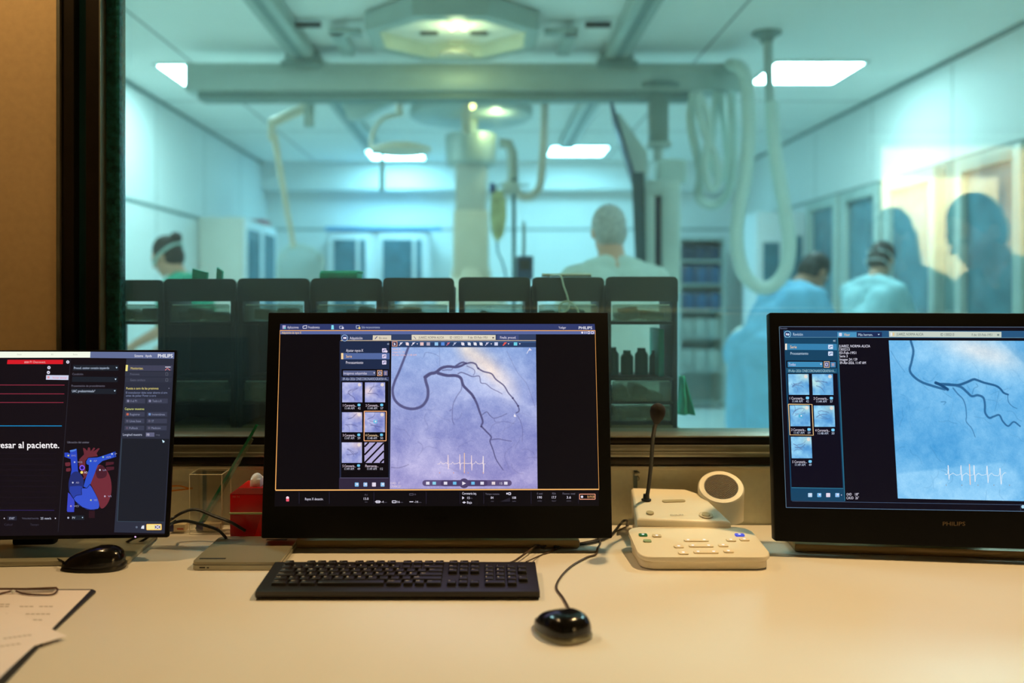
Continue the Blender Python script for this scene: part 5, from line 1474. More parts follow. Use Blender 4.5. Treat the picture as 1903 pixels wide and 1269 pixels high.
S.poly([(14, 668.5), (117.5, 668.5), (116.8, 676.5), (13, 676.5)], (214, 26, 40)); S.text('### P1 Desconect.', 45, 85, 672.5, 4.2, (246, 180, 180))
for x, y in ((126, 672.6), (91, 683), (90, 692)): S.disc(x, y, 3.0, (214, 214, 232)); S.disc(x, y, 1, (80, 80, 110))
S.poly([(86, 697), (127.5, 697.4), (127, 706), (85.5, 705.4)], (206, 210, 236)); S.text('Iniciar escopi', 98, 124, 701.4, 4, (230, 130, 140)); S.rect(88, 699, 92, 703, (230, 150, 160))
for y, x1 in ((715, 120), (731.3, 119.5), (747.4, 118)): S.line([(-260, y), (x1, y + .5)], 1.3, (146, 46, 68))
S.line([(-260, 791), (115, 791.3)], 1.5, (20, 140, 200))
S.line([(131, 667), (108, 988)], 1.3, (36, 34, 44))
S.text('ingresar al paciente.', -25, 110, 826.5, 12, (255, 250, 252), .05)
for k in range(11): S.line([(-260, 842 + k * 10.2), (104, 842.6 + k * 10.2)], .7, (28, 20, 34))
S.line([(-260, 947.5), (101, 948.2)], 1.0, (50, 38, 100))
S.rect(14, 959, 31, 967, (34, 34, 48)); S.text('START', 17, 27, 963, 3.8, (190, 196, 220)); S.text('Velocidad barrido', 41, 72, 963, 3.4, (92, 92, 110)); S.text('25 mm/s', 75.5, 95, 963, 4.2, (200, 206, 226)); S.disc(103, 963, 1.1, WH); S.disc(8, 963, 1, WH); S.text('Calcul', 8, 23, 974.5, 4, (60, 56, 70)); S.text('Tiempo', 56, 72, 974.5, 4, (60, 56, 70))
DK = (26, 32, 42)
S.poly([(136, 678), (220.5, 678.5), (220, 689), (135, 688.5)], DK); S.text('Proced. catéter corazón izquierdo', 137.5, 203, 683.6, 4.4, (190, 206, 230)); S.poly([(215, 682), (218.5, 682), (216.8, 685)], CY)
S.text('Condición', 134.5, 154.5, 695, 4, (110, 108, 126)); S.poly([(134.5, 699.5), (219, 700.5), (218.5, 710), (133.8, 709.4)], DK); S.poly([(213, 703.5), (216.5, 703.5), (214.8, 706.5)], CY)
S.text('Presentación de procedimiento', 133, 195, 716.8, 4, (110, 108, 126)); S.poly([(132.5, 721.5), (217, 722.5), (216, 732.3), (131.8, 731.6)], DK); S.text('UAC predeterminado*', 134, 177, 726.5, 4.6, (196, 210, 232)); S.poly([(211.5, 725), (215, 725), (213.3, 728)], CY)
S.text('Ubicación del catéter', 125, 166, 821.6, 4, (120, 118, 134))
# right column
S.poly([(235, 666.5), (323.5, 667), (306, 991), (212, 989)], (42, 46, 62)); S.poly([(226.5, 814.5), (314.5, 815.5), (305, 970), (218, 968)], (26, 30, 40))
S.line([(226.5, 814.5), (218, 968)], 1.6, (52, 66, 80)); S.line([(218, 968.5), (304, 970)], 1.2, (52, 66, 80))
S.poly([(233.5, 678.5), (320.5, 679), (319.8, 689), (232.8, 688.6)], (64, 66, 88)); S.poly([(234, 678), (238, 678), (237, 689.5), (233.2, 689.5)], (240, 226, 130)); S.text('Monitorizac.', 243, 266.5, 684.2, 4.4, (236, 214, 120)); S.line([(307, 688), (311, 684), (316, 688)], 1.3, (220, 130, 130)); S.line([(307, 682), (317, 682)], 1.2, WH)
for y, s_, w_ in ((695, 'Presiones', 17), (706, 'Gasto cardíaco', 28)): S.poly([(232.5, y - 4.6), (319.5, y - 4.2), (319, y + 4.6), (232, y + 4.2)], (48, 52, 68)); S.text(s_, 242, 242 + w_, y, 4, (100, 104, 124)); S.frame([(308, y - 2.5), (312, y - 2.5), (312, y + 2.5), (308, y + 2.5)], .8, (90, 94, 110))
S.text('Puesta a cero de las presiones', 234.8, 294.5, 721.4, 4.4, (236, 220, 130)); S.text('El transductor debe estar abierto al aire', 234, 311, 729.4, 4, (130, 140, 176)); S.text('antes de pulsar Poner a cero', 234, 290, 735, 4, (130, 140, 176)); S.disc(314, 721.5, 1, (120, 120, 140))
def btn(x0, y0, x1, y1, s_, wtx, c=(58, 62, 82), ic=None):
    S.poly([(x0, y0), (x1, y0), (x1 - .4, y1), (x0 - .4, y1)], c); S.text(s_, x0 + 9, x0 + 9 + wtx, (y0 + y1) / 2, 4.2, (136, 142, 170))
    if ic: S.rr(x0 + 2.5, (y0 + y1) / 2 - 2.2, x0 + 6.8, (y0 + y1) / 2 + 2.2, 1, ic)
btn(233.5, 740.5, 270, 749.5, '0 el P1', 12, ic=(130, 130, 160)); btn(274, 740.5, 312, 749.5, 'Todo a 0', 17, ic=(130, 130, 160))
S.text('Capturar muestras', 232, 268, 759.6, 4.4, (220, 226, 130))
btn(232.5, 765.5, 269, 774, 'Registrar', 19, ic=(190, 100, 80)); btn(273.5, 765.5, 311, 774, 'Instantánea', 24, ic=(110, 140, 190))
btn(232, 778, 268.5, 786.5, 'Línea base', 21, ic=(90, 90, 110)); btn(273, 778, 310.5, 786.5, 'ST', 4, ic=(90, 90, 110))
btn(231.5, 791, 268, 799.5, 'Pullback', 16, ic=(90, 80, 100)); btn(272.5, 791, 310, 799.5, 'Medición', 17, ic=(90, 90, 110))
S.text('Longitud muestra', 228.5, 264, 807.4, 4.4, (196, 202, 226)); S.rect(271, 803.6, 287, 811.4, (96, 98, 126)); S.text('10', 273, 277.5, 807.4, 4.2, WH); S.text('seg', 290, 297, 807.6, 3, (100, 104, 124))
S.poly([(301, 817), (306, 820), (303, 823)], (190, 226, 240)); S.disc(304, 820.5, 1.8, (200, 230, 250))
S.disc(254, 979.5, 2, (100, 110, 130)); S.poly([(262, 982), (264, 977), (268, 976), (268, 982.6)], (220, 226, 240)); S.rr(272, 973.5, 300.5, 985, 2, (250, 190, 80)); S.rr(273, 974.5, 299.5, 984, 1.5, (244, 226, 150)); S.rect(288, 976, 298, 982.5, (100, 90, 130)); S.line([(289, 976), (297, 982.5)], 1.4, WH); S.line([(289, 982.5), (297, 976)], 1.4, WH)
# heart
q = lambda a, b: (120 + a / 997 * 110, 820 + b / 1269 * 140)
BL = (42, 70, 190); RDd = (104, 42, 54)
def hp(pts, c, sm=True):
    p = [q(*z) for z in pts]
    if sm:
        v = [Vector((a, b, 0)) for a, b in p]
        v = smooth_path(v + [v[0]], 5)[:-1]; p = [(z.x, z.y) for z in v]
    S.poly(p, c)
hp([(10, 360), (90, 355), (90, 410), (20, 415)], RDd); hp([(30, 455), (95, 450), (95, 500), (30, 505)], RDd)
hp([(700, 350), (830, 345), (830, 385), (690, 410)], (74, 30, 44), False); hp([(700, 430), (835, 425), (835, 475), (710, 500)], (74, 30, 44), False)
hp([(230, 620), (330, 610), (240, 400), (250, 300), (330, 220), (310, 110), (345, 120), (380, 160), (400, 100), (430, 110), (440, 170), (490, 105), (520, 115), (480, 175), (570, 115), (595, 120), (540, 200), (560, 250), (400, 270), (350, 330), (350, 480), (400, 560), (330, 640)], RDd, False)
hp([(430, 700), (500, 560), (520, 430), (620, 400), (720, 500), (780, 650), (790, 850), (740, 1020), (660, 1120), (600, 1110), (560, 960)], (112, 44, 56))
hp([(520, 500), (620, 400), (710, 500), (690, 600), (560, 620)], (72, 30, 44))
hp([(410, 1170), (510, 1170), (510, 1290), (410, 1290)], (44, 20, 30), False)
hp([(0, 190), (60, 190), (120, 230), (110, 300), (0, 260)], BL, False)
hp([(60, 860), (160, 950), (170, 1040), (160, 1190), (50, 1190), (40, 1170)], (56, 70, 196), False)
hp([(90, 150), (205, 130), (225, 480), (235, 520), (95, 600), (120, 480)], BL, False)
hp([(150, 140), (200, 128), (180, 160), (110, 175), (90, 155)], (80, 130, 220))
hp([(100, 570), (160, 515), (240, 520), (320, 640), (310, 780), (290, 900), (150, 960), (80, 850), (70, 700)], (34, 46, 112))
hp([(90, 760), (290, 760), (290, 900), (150, 960), (90, 860)], (40, 62, 160))
hp([(140, 960), (200, 910), (290, 890), (290, 790), (380, 790), (430, 740), (500, 850), (570, 1000), (580, 1110), (520, 1150), (400, 1150), (250, 1080)], (54, 84, 206))
hp([(365, 340), (400, 280), (560, 270), (720, 220), (855, 170), (870, 260), (640, 330), (560, 400), (500, 560), (420, 760), (380, 790), (320, 760), (360, 620), (410, 480), (410, 400), (370, 380)], (44, 80, 200), False)
S.line([q(80, 850), q(180, 1010), q(300, 1110), q(440, 1155), q(560, 1140)], 1, (14, 14, 40)); S.line([q(145, 965), q(200, 910), q(290, 900), q(285, 790), q(380, 785), q(430, 720)], 1, (14, 14, 40))
S.line([q(840, 170), q(850, 262)], 1, (14, 20, 60))
for a, b, s_, c in ((65, 240, 'SVC', (200, 200, 120)), (170, 350, 'VCS', (170, 180, 220)), (140, 695, 'AD', (190, 196, 226)), (440, 330, 'AP', (150, 190, 200)), (650, 265, 'API', (160, 200, 170)), (800, 212, 'P', (190, 206, 220)), (597, 482, 'LA', (210, 206, 220)), (680, 925, 'VI', (190, 170, 190)), (445, 990, 'VD', (180, 190, 150)), (108, 1090, 'VCI', (180, 150, 190))):
    S.disc(*q(a, b), 1.6, c); x, y = q(a + 50, b); S.text(s_, x, x + 2.6 * len(s_) + 1, y, 3.2, (160, 160, 196))
S.disc(*q(297, 445), 5, (130, 90, 250)); S.disc(*q(297, 445), 3.2, (40, 20, 110)); S.disc(*q(290, 523), 2.6, (240, 220, 110)); x, y = q(330, 523); S.text('AO', x, x + 6, y, 4, WH)
S.rect(133, 957.5, 156.5, 966, (28, 34, 44)); S.disc(127, 962, 1.8, (170, 176, 200)); S.text('PV', 134.5, 140, 962, 4, (200, 210, 230)); S.disc(153.5, 961.5, 1, CY)
S.build(t, Mt)
led = Screen(PM); led.disc(251.5, 997.5, 1.6, (250, 200, 255)); o = led.build(t, Mt); o.name = 'status_light'

# ================= keyboard
kw = .456
t = empty('keyboard', (-.139, 1.537, DESK), 'wide black full-size keyboard in front of the centre monitor', 'keyboard')
m_kb = mat('keyboard_black', rgb(28, 23, 17), .4, var=.1, scale=20)
m_key = mat('keycap_black', rgb(26, 21, 16), .4, var=.06, scale=30)
m_leg = mat('key_lettering', rgb(236, 228, 206), .6)
b = MB()
prof = [(-.072, .005), (-.066, .001), (.070, .001), (.073, .005), (.073, .0185), (.070, .0200), (-.062, .0145), (-.070, .0130), (-.074, .009)]
b.prism(prof, 'x', -kw / 2, kw / 2)
b.build('case', m_kb, t)
def kz(y): return .0145 + (y + .062) * (.0055 / .132)
U = .0187
rows = [(.0590, [(0, 1), (2, 1), (3, 1), (4, 1), (5, 1), (6.5, 1), (7.5, 1), (8.5, 1), (9.5, 1), (11, 1), (12, 1), (13, 1), (14, 1), (15.3, 1), (16.3, 1), (17.3, 1)]),
        (.0370, [(i, 1) for i in range(13)] + [(13, 2), (15.3, 1), (16.3, 1), (17.3, 1), (18.6, 1), (19.6, 1), (20.6, 1), (21.6, 1)]),
        (.0183, [(0, 1.5)] + [(1.5 + i, 1) for i in range(12)] + [(13.5, 1.5), (15.3, 1), (16.3, 1), (17.3, 1), (18.6, 1), (19.6, 1), (20.6, 1), (21.6, 1)]),
        (-.0004, [(0, 1.75)] + [(1.75 + i, 1) for i in range(11)] + [(12.75, 2.25), (18.6, 1), (19.6, 1), (20.6, 1)]),
        (-.0191, [(0, 1.25)] + [(1.25 + i, 1) for i in range(11)] + [(12.25, 2.75), (16.3, 1), (18.6, 1), (19.6, 1), (20.6, 1), (21.6, 1)]),
        (-.0378, [(0, 1.5), (1.5, 1), (2.5, 1.5), (4, 6), (10, 1.5), (11.5, 1), (12.5, 1), (13.5, 1.5), (15.3, 1), (16.3, 1), (17.3, 1), (18.6, 2), (20.6, 1)])]
X0 = -kw / 2 + .018
NP = ['7', '8', '9', '+']
KEYS = [['Esc'] + ['F%d' % i for i in range(1, 13)] + ['Imp', 'Bl', 'Pau'],
        list('º1234567890') + ["'", '¡', 'Retr', 'Ins', 'In', 'Re', 'Bl', '/', '*', '-'],
        ['Tab'] + list('QWERTYUIOP') + ['`', '+', 'Intro', 'Sup', 'Fin', 'Av', '7', '8', '9', '+'],
        ['Bloq'] + list('ASDFGHJKL') + ['Ñ', 'Ç', 'Intro', '4', '5', '6'],
        ['Shift'] + list('<ZXCVBNM,.') + ['-', 'Shift', '^', '1', '2', '3', 'In'],
        ['Ctrl', 'W', 'Alt', '', 'AltGr', 'W', 'M', 'Ctrl', '<', 'v', '>', '0', '.']]
rs = random.Random(2)
kmesh = {}
mats_k = [m_key, m_leg]
nkeys = 0
for ri, (y, ks) in enumerate(rows):
    for (kx, kwid) in ks:
        gl = KEYS[ri][ks.index((kx, kwid))]; key = (kwid, gl)
        w_ = kwid * U - .0020; xc = X0 + (kx + kwid / 2) * U
        if key not in kmesh:
            m_ = MB()
            a, c_ = w_ / 2, .0086
            v = [(-a, -c_, -.003), (a, -c_, -.003), (a, c_, -.003), (-a, c_, -.003)]
            a2, c2_ = a - .0017, c_ - .0016
            v += [(-a2, -c2_, .0048), (a2, -c2_, .0048), (a2, c2_, .0048), (-a2, c2_, .0048)]
            bm = bmesh.new(); vs = [bm.verts.new(p) for p in v]
            for f in [(0, 3, 2, 1), (4, 5, 6, 7), (0, 1, 5, 4), (1, 2, 6, 5), (2, 3, 7, 6), (3, 0, 4, 7)]: bm.faces.new([vs[i] for i in f])
            bmesh.ops.bevel(bm, geom=bm.edges[:], offset=.0009, segments=2, profile=.5, affect='EDGES'); bm.verts.index_update()
            m_.add([p.co.copy() for p in bm.verts], [[q_.index for q_ in fc.verts] for fc in bm.faces], 0, True); bm.free()
            if gl:
                g = gl
                tv, tf, ta, tb = text_mesh(g)
                sc = .0062 if len(g) == 1 else .0042
                m_.add([(-a2 + .0015 + (p[0] - ta) * sc, .0005 + p[1] * sc, .00486) for p in tv], tf, 1)
            kmesh[key] = m_.build('key', mats_k, t)
            o = kmesh[key]
        else:
            o = kmesh[key].copy(); COL.objects.link(o); o.parent = t
        hk_ = .0012 if kwid != 6 else .0012
        o.location = (xc, y - .002, kz(y) + .0002)
        o.rotation_euler = (math.atan(.0055 / .132), 0, 0)
        nkeys += 1

# ================= mice
def mouse(name_label, loc, yaw, L, Wd, H_, topm, sidem, k=1.0):
    t = empty('computer_mouse', loc, name_label, 'mouse', rz=yaw)
    def shell(z0, z1, fr, cut):
        n = 36; prof = []
        v = []; f = []
        lev = 9
        for j in range(lev + 1):
            s = j / lev
            rr_ = math.cos(s * PI / 2) ** .55 if j < lev else 0
            z = z0 + (z1 - z0) * math.sin(s * PI / 2)
            for i in range(n):
                a = 2 * PI * i / n
                cx_, sy_ = math.cos(a), math.sin(a)
                ex = .5 if False else 1
                px_ = Wd / 2 * fr * abs(cx_) ** .85 * (1 if cx_ >= 0 else -1) * (1 - .26 * sy_ * 1.0)
                py_ = L / 2 * fr * abs(sy_) ** .9 * (1 if sy_ >= 0 else -1)
                back = -.10 * L * s
                v.append((px_ * rr_, py_ * rr_ + back, z * (1 - .35 * max(0, py_ * rr_ / (L / 2)) * (1 if z > z0 + .3 * (z1 - z0) else .3))))
        for j in range(lev):
            for i in range(n):
                i2 = (i + 1) % n
                f.append((j * n + i, j * n + i2, (j + 1) * n + i2, (j + 1) * n + i))
        f.append(list(range(n))[::-1])
        return v, f
    v, f = shell(.001, H_ * .52, 1.0, 0)
    MB().add(v, f, 0, True).build('side_shell', sidem, t)
    v, f = shell(H_ * .20, H_, .965, 0)
    MB().add(v, f, 0, True).build('top_shell', topm, t)
    MB().lathe([(.0, -.003), (.0075, -.003), (.0085, 0), (.0075, .003), (0, .003)], n=20, M=Matrix.Rotation(PI / 2, 4, 'Y')).xf(Matrix.Translation((0, L * .22, H_ * .50))).build('scroll_wheel', m_blk, t)
    return t
m_gloss = mat('glossy_black_mouse', rgb(14, 13, 12), .16, var=.1)
m_silver = mat('silver_mouse_rim', rgb(136, 132, 112), .3, metal=.7)
m_mdark = mat('dark_mouse_side', rgb(24, 22, 18), .35)
p = onz(1035, 1172)
mouse('black computer mouse with a silver rim, in front of the keyboard', (.109, 1.322, DESK), math.radians(34), .100, .068, .037, m_gloss, m_silver)
p = onz(168, 1060)
mouse('black computer mouse lying sideways below the left monitor', (p.x, p.y + .012, DESK), math.radians(97), .112, .060, .040, m_gloss, m_mdark)

# ================= cords
def cord(name, label, pts, r, m, cat='cable', k=10):
    b = pts[0]
    o = MB().tube([Vector(q_) - Vector(b) for q_ in smooth_path(pts, k)], r, 8).build(name, m); o.location = b
    return tag(o, label, cat)
m_cord = mat('black_cable', rgb(20, 18, 16), .45)
m_cordb = mat('brown_cable', rgb(70, 56, 44), .5)
zc = DESK + .0022
D = lambda px, py, z=.0022: onz(px, py, DESK + z)
cord('mouse_cable', 'thin brown mouse cable winding up to the centre monitor', [Vector((.128, 1.372, DESK + .010)), Vector((.133, 1.385, DESK + .004)), D(1047, 1112), D(1034, 1092), D(1042, 1072), D(1062, 1052), D(1090, 1036), D(1107, 1030), D(1111, 1018), Vector((.228, 1.80, DESK + .003)), Vector((.224, 1.86, DESK + .003))], .0019, m_cordb)
cord('mouse_cable', 'black mouse cable rising behind the left monitor', [D(117, 1044, .012), D(100, 1036, .006), D(80, 1028), D(58, 1012, .004), D(50, 1018), D(32, 1030), D(27, 1018, .004), Vector((-.88, 1.80, DESK + .003))], .0021, m_cord)
cord('keyboard_cable', 'brown keyboard cable running behind the keyboard top edge', [D(948, 1046, .018), D(960, 1040, .010), D(985, 1022, .010), D(998, 1013, .008), D(1012, 1016, .004), Vector((.14, 1.80, DESK + .018 + .0028)), Vector((.19, 1.80, DESK + .0195))], .0019, m_cordb)
cord('power_cable', 'thick black cable lying right of the centre monitor', [D(1030, 1016, .0035), D(1090, 1010, .0035), D(1130, 998, .0035), D(1152, 975, .01), Vector((.283, 1.86, DESK + .03)), Vector((.297, 1.90, DESK + .02)), Vector((.30, 1.93, DESK + .004))], .0026, m_cord)
cord('thin_cable', 'thin pale-brown cable beside the thick black cable', [D(978, 1044, .02), D(1000, 1034), D(1020, 1026), Vector((.16, 1.775, DESK + .0028)), D(1110, 1002), D(1150, 985), D(1168, 976)], .0014, m_cordb)
cord('video_cable', 'upper black cable arching from the left monitor to the red box', [Vector((-.60, 1.74, .80)), W(318, 965, 1.80), W(340, 952, 1.81), W(365, 947, 1.81), W(400, 960, 1.80), W(428, 970, 1.79), Vector((-.47, 1.80, DESK + .025))], .0030, m_cord)
cord('video_cable', 'lower black cable arching from the left monitor to the desk', [Vector((-.60, 1.73, .79)), W(318, 973, 1.76), W(345, 968, 1.77), W(380, 976, 1.78), W(405, 985, 1.78), W(418, 997, 1.78), D(426, 1006, .0035), Vector((-.47, 1.83, DESK + .0035))], .0030, m_cord)
cord('loop_cable', 'black cable loop resting under the right corner of the left monitor', [Vector((-.63, 1.76, .775)), D(250, 1000, .02), D(232, 1010, .006), D(226, 1019), D(240, 1018), D(262, 1006, .01), Vector((-.60, 1.78, .79))], .0024, m_cord)
cord('orange_cord', 'thin orange cord looped against the wall at left', [W(318, 903, 1.942), W(335, 903, 1.942), W(350, 907, 1.942), W(358, 907, 1.943), W(345, 909, 1.942), W(318, 912, 1.942)], .0016, mat('orange_cord', rgb(214, 130, 30), .5))

# ================= papers, clipboard, spectacles at the lower left
m_paper = mat('paper', rgb(246, 236, 236), .8, var=.02)
def sheet(pts, z, m, name, label, cat, th=.0006, ink=None, curl=None):
    q_ = [onz(a, b_, DESK + z) for a, b_ in pts]
    b0 = q_[0].copy(); b0.z = DESK
    o_ = MB().prism([(v_.x - b0.x, v_.y - b0.y) for v_ in q_], 'z', z, z + th)
    r_ = o_.build(name, m); r_.location = b0
    if label: tag(r_, label, cat)
    return r_, b0
cb, b0 = sheet([(172, 1098), (178, 1101), (104, 1170), (-60, 1345), (-420, 1345), (-420, 1098)], .0008, m_blk, 'clipboard', 'thin dark clipboard under the papers at lower left', 'clipboard', .003)
def inked(name, label, pts, z, rows_, seed):
    """paper sheet with faint grey printed lines"""
    q_ = [onz(a, b_, DESK + z) for a, b_ in pts]
    b0 = Vector((q_[0].x, q_[0].y, DESK))
    mb = MB().prism([(v_.x - b0.x, v_.y - b0.y) for v_ in q_], 'z', z, z + .0006)
    rs_ = random.Random(seed)
    for (x0, y0, x1, y1) in rows_:
        n_ = max(2, int((x1 - x0) / 9))
        for i in range(n_):
            if rs_.random() < .2: continue
            a = x0 + (x1 - x0) * i / n_; c_ = a + (x1 - x0) / n_ * .8
            ya_ = y0 + (y1 - y0) * i / n_
            qq = [onz(a, ya_, DESK + z + .0007) - b0, onz(a, ya_ + 1.6, DESK + z + .0007) - b0, onz(c_, ya_ + 1.6, DESK + z + .0007) - b0, onz(c_, ya_, DESK + z + .0007) - b0]
            mb.add(qq, [(0, 1, 2, 3)], 1)
    o_ = mb.build(name, [m_paper, mat('faint_print', rgb(176, 164, 156), .8)]); o_.location = b0
    return tag(o_, label, 'paper')
inked('paper_sheet', 'printed paper sheet on the dark clipboard under the spectacles', [(168, 1097), (98, 1167), (-90, 1345), (-420, 1345), (-420, 1097)], .0042, [(-40, 1122, 20, 1122), (0, 1126, 100, 1126), (10, 1140, 95, 1140), (-30, 1150, 80, 1151), (-30, 1160, 60, 1161), (-30, 1172, 40, 1174)], 1)
inked('paper_sheet', 'top paper sheet with a curled corner at the lower left edge', [(124, 1182), (64, 1200), (-60, 1310), (-420, 1345), (-420, 1165), (30, 1140)], .0056, [(-30, 1190, 60, 1178), (-30, 1204, 40, 1194)], 2)
# spectacles
gp_ = onz(30, 1098, DESK + .006); gp_.z = DESK + .006
t = empty('spectacles', gp_, 'thin brown metal spectacles lying on the papers', 'spectacles')
G = lambda px, py, z=0: onz(px, py, DESK + .006 + z) - gp_
m_gf = mat('spectacle_wire', rgb(96, 66, 50), .35, metal=.5)
MB().tube([G(-70, 1094, .003), G(50, 1094, .004), G(105, 1092, .004)], .0016, 8).build('temple_arm', m_gf, t)
MB().tube(smooth_path([G(105, 1093, .003), G(107, 1096, .002), G(98, 1104, .001), G(70, 1105, .001), G(45, 1103, .001), G(30, 1098, .002)]), .0014, 8).build('lens_rim', m_gf, t)
MB().tube(smooth_path([G(22, 1098, .002), G(5, 1102, .001), G(-20, 1108, .001), G(-60, 1106, .001)]), .0014, 8).build('lens_rim', m_gf, t)
MB().ell(G(24, 1099, .003), .003, 10, 6).build('nose_pad', m_white, t)
MB().prism([(G(a, b_).x, G(a, b_).y) for a, b_ in ((32, 1098), (104, 1095), (98, 1103), (70, 1104.5), (45, 1103))], 'z', .0012, .002).build('lens', glassmat('spectacle_lens', (.95, .95, .93)), t)

# ================= silver laptop-like drive
fl, fr_, bl_, br_ = onz(355, 1060), onz(500, 1060), onz(388, 1004), onz(540, 1004)
xl, xr, yf, yb = fl.x, fl.x + .158, fl.y, 1.80
t = empty('slim_laptop', ((xl + xr) / 2, (yf + yb) / 2, DESK), 'closed silver slim laptop between the monitors', 'laptop')
hx, hy = (xr - xl) / 2, (yb - yf) / 2
m_lap = mat('silver_plastic', rgb(166, 162, 142), .35, metal=.5, var=.04)
MB().prism(rrect(-hx, hx, -hy, hy, .012), 'z', .001, .009).build('base', m_lap, t)
MB().prism(rrect(-hx + .001, hx - .001, -hy + .001, hy - .001, .012), 'z', .0098, .0145).build('lid', mat('dull_silver_lid', rgb(150, 144, 122), .35, metal=.3, var=.05), t)
MB().box(-hx + .008, -hx + .055, -hy + .02, -hy + .026, .0146, .0150).build('sticker', m_blk, t)
MB().box(hx - .06, hx - .02, hy - .03, hy - .022, .0146, .0150).build('sticker', m_blk, t)
MB().box(-hx + .028, -hx + .032, -hy - .0006, -hy + .001, .004, .006).box(-hx + .015, -hx + .025, -hy - .0006, -hy + .001, .004, .0065).build('port', m_blk, t)

# ================= red box with elastic and tissue
yb_ = 1.815
x0 = W(427, 0, yb_).x
t = empty('red_box', (x0 + .055, yb_ + .045, DESK), 'translucent red box with a pale elastic band beside the centre monitor', 'box')
m_red = mat('glossy_red_plastic', rgb(200, 8, 10), .25, var=.12, scale=25)
MB().box(-.055, .055, -.045, .045, .001, .094, .002).build('body', m_red, t)
MB().prism([(-.055, .094), (.055, .094), (.05, .106), (-.038, .106)], 'y', -.045, .03).build('flap', m_red, t)
MB().prism([(-.008, -.0), (.052, -.0), (.052, .09), (.02, .094)], 'y', -.0462, -.0452).xf(Matrix.Translation((0, 0, .001))).build('front_sleeve', mat('brighter_red_sleeve', rgb(236, 30, 22), .2, var=.1), t)
MB().box(-.056, .056, -.0475, .046, .054, .058, .001).build('elastic_band', mat('elastic_pale_green', rgb(186, 196, 140), .7), t)
tp = Vector((x0 + .055, yb_ + .045, DESK))
sc_ = Screen(Matrix.Translation((tp.x, yb_ - .0005, DESK))); sc_.text('IBI N', 432, 445, 923, 3.5, (0, 0, 0)); o = sc_.mb.build('print', mat('print_pinkish', rgb(190, 90, 80), .6), t); o.location = (0, -.045, 0)
o = MB().ell((0, 0, 0), (.012, .02, .016), 14, 10).box(-.010, .012, -.018, .018, -.014, .008, .005).build('tissue', m_paper); o.location = (W(476, 0, 1.84).x, 1.845, DESK + .106 + .008)
tag(o, 'crumpled white tissue on top of the red box', 'tissue')

# ================= clear acrylic box with little packets
d0, d1 = 1.865, 1.93
xa, xb = W(352, 0, d0).x, W(412, 0, d0).x
t = empty('acrylic_box', ((xa + xb) / 2, (d0 + d1) / 2, DESK), 'clear acrylic display box behind the silver laptop', 'box')
m_acr = glassmat('clear_acrylic', (.985, .985, .975), 1.45)
hx, hy, hh = (xb - xa) / 2, (d1 - d0) / 2, .122
MB().box(-hx, hx, -hy, -hy + .002, .001, hh).box(-hx, hx, hy - .002, hy, .001, hh).box(-hx, -hx + .002, -hy + .002, hy - .002, .001, hh).box(hx - .002, hx, -hy + .002, hy - .002, .001, hh).box(-hx, hx, -hy, hy, hh, hh + .002).build('walls', m_acr, t)
e = MB()
for sx in (-1, 1):
    for sy in (-1, 1): e.tube([(sx * hx, sy * hy, .002), (sx * hx, sy * hy, hh)], .0009, 6)
for sy in (-1, 1): e.tube([(-hx, sy * hy, hh + .001), (hx, sy * hy, hh + .001)], .0009, 6)
for sx in (-1, 1): e.tube([(sx * hx, -hy, hh + .001), (sx * hx, hy, hh + .001)], .0009, 6)
e.build('polished_edges', mat('acrylic_edge', rgb(208, 198, 166), .25), t)
def packet(x, y, w_, lb):
    t = empty('medicine_packet', (x, y, DESK), lb, 'packet')
    MB().box(-w_ / 2, w_ / 2, -.012, .012, .0045, .019, .001).build('carton', mat('packet_cream', rgb(200, 184, 150), .6), t)
    MB().box(-w_ / 2 - .0004, -w_ / 2 + w_ * .28, -.0126, .0125, .0043, .0194, .001).build('blue_end', mat('packet_navy', rgb(44, 46, 96), .5), t)
    MB().box(.0, w_ * .4, -.0125, -.0119, .009, .0115).build('red_print', mat('packet_red', rgb(170, 60, 50), .6), t)
pa = packet((xa + xb) / 2 + .001, d0 + .028, .050, 'small navy and cream medicine packet inside the clear acrylic box')
pb = packet(W(334, 0, 1.88).x - .003, 1.885, .032, 'small navy and cream medicine packet left of the clear acrylic box')
# ================= green glass strip leaning on the sill
a = W(362, 990, 1.90); a.z = DESK + .001
bb = W(480, 786, 1.915)
dx = Vector((bb.x - a.x, 0, bb.z - a.z)).normalized(); nn = Vector((dx.z, 0, -dx.x))
t = empty('glass_strip', a, 'long narrow green glass strip leaning diagonally by the left monitor', 'glass strip')
L_ = (bb - a).length
def strip(o0, o1, y0, y1, l0, l1):
    P_ = [nn * o0 + dx * l0, nn * o1 + dx * l0, nn * o1 + dx * l1, nn * o0 + dx * l1]
    return MB().prism([(v_.x, v_.z) for v_ in P_], 'y', y0, y1)
strip(0, .0055, -.008, -.002, .006, L_).build('green_edge', mat('bottle_green_glass', rgb(14, 112, 68), .12, spec=.8, var=.25, scale=30), t)
strip(.0055, .0115, -.008, -.003, .01, L_ - .03).build('clear_face', glassmat('pale_green_glass', (.62, .80, .66), 1.5, haze=.12, hazecol=(.5, .6, .42, 1)), t)

